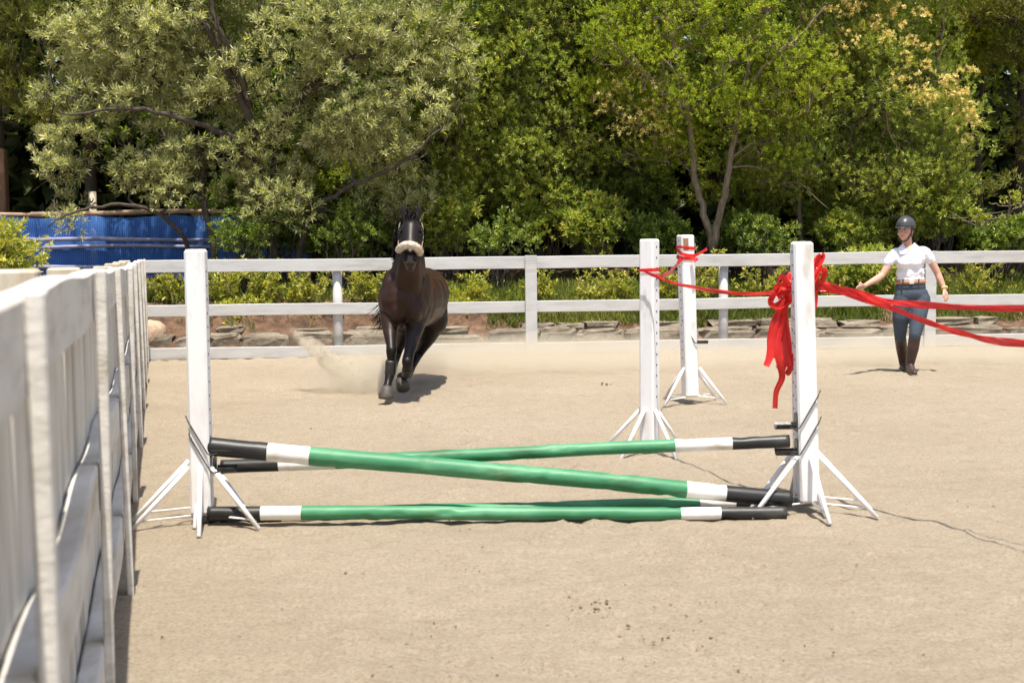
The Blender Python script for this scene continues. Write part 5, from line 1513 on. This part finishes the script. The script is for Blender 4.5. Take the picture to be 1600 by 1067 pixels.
def ribbons():
    Ym, Yr, Yb = SM[1], SB[1], SR[1] + 0.16
    zm = P(1010, 421, Ym)[2]
    m = MB()
    wrap(m, SM, -0.55, POST_W, zm, (0.005, -0.01), 0.008, 0.032, 3)
    strip(m, [P(1002, 421, Ym - 0.09), P(1020, 430, Ym - 0.15), P(1045, 440, Ym - 0.3), P(1100, 452, Ym - 0.85), P(1160, 459, Ym - 1.5), P(1205, 457, Yb + 0.15), P(1234, 450, Yb)], [0.028, 0.036, 0.04, 0.034, 0.034], 11, 90, 0.3, 0.5)
    strip(m, [P(1065, 404, Yr - 0.1), P(1058, 413, Yr - 0.5), P(1048, 424, Yr - 1.1), P(1036, 431, Ym + 0.2), P(1024, 430, Ym - 0.1)], [0.05, 0.06, 0.075, 0.05, 0.02], 12, 40, 0.12, 0.3)
    tag(m.build("barrier_tape", M['tape'], None, True), "red plastic tape sagging from the perforated stand to the bunch on the front right stand", "tape")
    m = MB()
    zr = [P(1070, y, Yr)[2] for y in (388, 396, 403)]
    for i, (z, tl) in enumerate(zip(zr, (0.012, 0.03, 0.008))):
        wrap(m, SB, 0.30, 0.128, z, (-0.045, -0.02), tl, 0.036, 5 + i)
    strip(m, [P(1083, 400, Yr - 0.12), P(1090, 397, Yr - 0.16), P(1098, 393, Yr - 0.18), P(1105, 389, Yr - 0.2)], [0.03, 0.045, 0.035, 0.05], 14, 24, 0.25, 0.6)
    strip(m, [P(1080, 402, Yr - 0.12), P(1086, 404, Yr - 0.16), P(1089, 408, Yr - 0.17)], [0.03, 0.045, 0.05], 15, 16, 0.2, 0.5)
    tag(m.build("tape_knot", M['tape'], None, True), "red plastic tape wound around the top of the farthest stand", "tape")
    # the bunch tied on the front right pair, its tails hanging on the left
    m = MB()
    wrap(m, SR + np.array((0.018, 0.21, 0)), 0.0, POST_W, P(1240, 448, Yb)[2], (-0.021, 0), 0.012, 0.05, 9)
    wrap(m, SR + np.array((0.018, 0.21, 0)), 0.0, POST_W, P(1240, 458, Yb)[2], (-0.021, 0), 0.02, 0.05, 10)
    B = lambda x, y, d=0.0: P(x, y, Yb - 0.02 + d)
    k = 20
    loops = [[(1234, 452), (1222, 432), (1214, 446), (1226, 456)], [(1236, 452), (1218, 452), (1204, 470), (1212, 478), (1232, 462)], [(1236, 446), (1228, 440), (1216, 462), (1228, 476), (1238, 464)],
             [(1238, 444), (1236, 428), (1230, 440), (1236, 456)], [(1234, 460), (1208, 460), (1202, 476), (1220, 482), (1236, 470)], [(1236, 455), (1222, 446), (1210, 452), (1216, 464), (1234, 466)]]
    for i, l in enumerate(loops):
        strip(m, [B(x, y, -0.03 * math.sin(j * 1.3 + i)) for j, (x, y) in enumerate(l)], 0.042, k + i, 40, 0.16, 0.8, (0.3, -0.8, 0.5))
    tails = [[(1226, 466), (1215, 492), (1206, 530), (1203, 556), (1197, 572)], [(1228, 466), (1222, 500), (1224, 540), (1230, 565), (1234, 572)], [(1222, 468), (1218, 505), (1214, 545), (1219, 570), (1222, 590), (1213, 612), (1211, 638)],
             [(1230, 466), (1226, 500), (1218, 540), (1216, 575)], [(1224, 470), (1210, 500), (1204, 535), (1207, 560)], [(1227, 468), (1229, 510), (1232, 548), (1222, 578), (1230, 583), (1236, 570), (1240, 552)]]
    for i, l in enumerate(tails):
        strip(m, [B(x, y, 0.012 * i - 0.03 + 0.02 * math.sin(j + i)) for j, (x, y) in enumerate(l)], [0.025, 0.05, 0.055, 0.045], k + 10 + i, 60, 0.2, 0.55, (1, 0.1, 0.0))
    for i, l in enumerate([[(1262, 450), (1276, 425), (1286, 404), (1282, 400), (1272, 430), (1266, 448)], [(1264, 452), (1280, 420), (1289, 424), (1282, 442), (1268, 452)], [(1266, 440), (1271, 410), (1276, 402), (1279, 420), (1270, 446)],
                           [(1268, 448), (1274, 462), (1272, 482)]]):
        strip(m, [B(x, y, -0.02 * math.sin(j + i)) for j, (x, y) in enumerate(l)], 0.046, k + 30 + i, 40, 0.18, 0.6, (0.8, -0.5, 0.2))
    tag(m.build("tape_bunch", M['tape'], None, True), "bunch of red plastic tape with tails hanging from the front right stand", "tape")
    m = MB()
    strip(m, [P(1268, 446, Yb), P(1300, 449, Yb - 0.03), P(1340, 459, Yb - 0.15), P(1385, 471, Yb - 0.35), P(1450, 477, Yb - 0.6), P(1530, 481, Yb - 0.88), P(1600, 482, 7.1), P(1800, 478, 6.4), P(2150, 468, 5.6)], [0.075, 0.055, 0.045, 0.04, 0.04], 61, 150, 0.22, 0.35)
    tag(m.build("barrier_tape", M['tape'], None, True), "upper of two red plastic tapes running right across the woman's thighs", "tape")
    m = MB()
    strip(m, [P(1268, 449, Yb + .02), P(1300, 453, Yb - 0.01), P(1340, 464, Yb - 0.13), P(1392, 481, Yb - 0.35), P(1465, 509, Yb - 0.65), P(1540, 530, Yb - 0.92), P(1600, 537, 7.0), P(1800, 556, 6.3), P(2150, 590, 5.5)], [0.06, 0.045, 0.05, 0.055, 0.03], 62, 150, 0.25, 0.35)
    tag(m.build("barrier_tape", M['tape'], None, True), "lower of two red plastic tapes, dipping across the woman's knees to the right", "tape")
ribbons()

# ------------------------------------------------------------------ dust thrown up by the horse
def dust_mat(name, dens, nscale, thresh=0.35, power=1.4):
    m, nt, out = new_mat(name)
    L = nt.links.new
    tc = N(nt, "ShaderNodeTexCoord")
    ln = N(nt, "ShaderNodeVectorMath", operation='LENGTH'); L(tc.outputs["Object"], ln.inputs[0])
    fall = N(nt, "ShaderNodeMapRange"); fall.inputs[1].default_value = 1.0; fall.inputs[2].default_value = 0.15; fall.inputs[3].default_value = 0; fall.inputs[4].default_value = 1
    fall.interpolation_type = 'SMOOTHSTEP'
    L(ln.outputs["Value"], fall.inputs[0])
    nz = N(nt, "ShaderNodeTexNoise"); nz.inputs["Scale"].default_value = nscale; nz.inputs["Detail"].default_value = 4; nz.inputs["Roughness"].default_value = 0.6
    ge = N(nt, "ShaderNodeNewGeometry"); L(ge.outputs["Position"], nz.inputs["Vector"])
    mr = N(nt, "ShaderNodeMapRange"); mr.inputs[1].default_value = thresh; mr.inputs[2].default_value = 0.75; L(nz.outputs[0], mr.inputs[0])
    a = N(nt, "ShaderNodeMath", operation='MULTIPLY'); L(fall.outputs[0], a.inputs[0]); L(mr.outputs[0], a.inputs[1])
    b = N(nt, "ShaderNodeMath", operation='MULTIPLY', i_1=dens); L(a.outputs[0], b.inputs[0])
    v = N(nt, "ShaderNodeVolumePrincipled")
    v.inputs["Color"].default_value = (0.88, 0.80, 0.66, 1)
    v.inputs["Anisotropy"].default_value = 0.1
    L(b.outputs[0], v.inputs["Density"])
    L(v.outputs[0], out.inputs["Volume"])
    return m
def dust(label, c, axes, rad, dens, nscale, thresh=0.35):
    mb = MB().ell((0, 0, 0), (1, 1, 1), n=20, m=12)
    o = link(bpy.data.objects.new("dust_cloud", mb.mesh("dust_cloud", dust_mat("dust", dens, nscale, thresh))))
    R_ = Matrix([list(a) for a in axes]).transposed()
    o.matrix_world = Matrix.Translation(tuple(c)) @ R_.to_4x4() @ Matrix.Diagonal((*rad, 1))
    tag(o, label, None, None, "stuff")
I3 = np.eye(3)
def sand_spray():
    rg = np.random.default_rng(17)
    b = MB().ell((0, 0, 0), (1, 1, 0.8), n=5, m=3); bV, bF = np.concatenate(b.V), b.F
    Vs, Fs, k = [], [], 0
    for i in range(260):
        t = rg.random() ** 0.7
        c = P(475 + 120 * t, 532 + 78 * t, 14.25) + rg.normal(0, 0.05 + 0.10 * t, 3) * (1, 1, 0.6)
        if c[2] < 0.02:
            continue
        v = bV * (0.002 + 0.007 * rg.random() ** 4) * rg.uniform(0.6, 1.4, (1, 3)) + c
        Vs.append(v); Fs += [tuple(a + k for a in f) for f in bF]; k += len(bV)
    tag(obj("sand_spray", np.concatenate(Vs), Fs, M['sand'], None), "grains of sand flying in the dust left of the horse", None, None, "stuff")
sand_spray()
d = nrm(P(575, 615, 14.3) - P(470, 528, 14.3)); e = np.array((0, 1.0, 0)); f = np.cross(d, e)
dust("jet of sand kicked up to the left of the horse's legs", P(520, 568, 14.3), [d, e, f], (0.62, 0.16, 0.115), 95.0, 10, 0.38)
dust("low puff of dust around the horse's front hooves", P(562, 600, 14.3), I3, (0.62, 0.5, 0.34), 26.0, 5, 0.32)
dust("thin dust drifting behind the horse along the far fence", P(840, 568, 16.4), I3, (3.2, 1.2, 0.42), 6.0, 2.2, 0.28)
dust("faint dust drifting along the fence to the right", P(1380, 565, 16.9), I3, (3.4, 1.0, 0.45), 5.0, 2.0, 0.28)
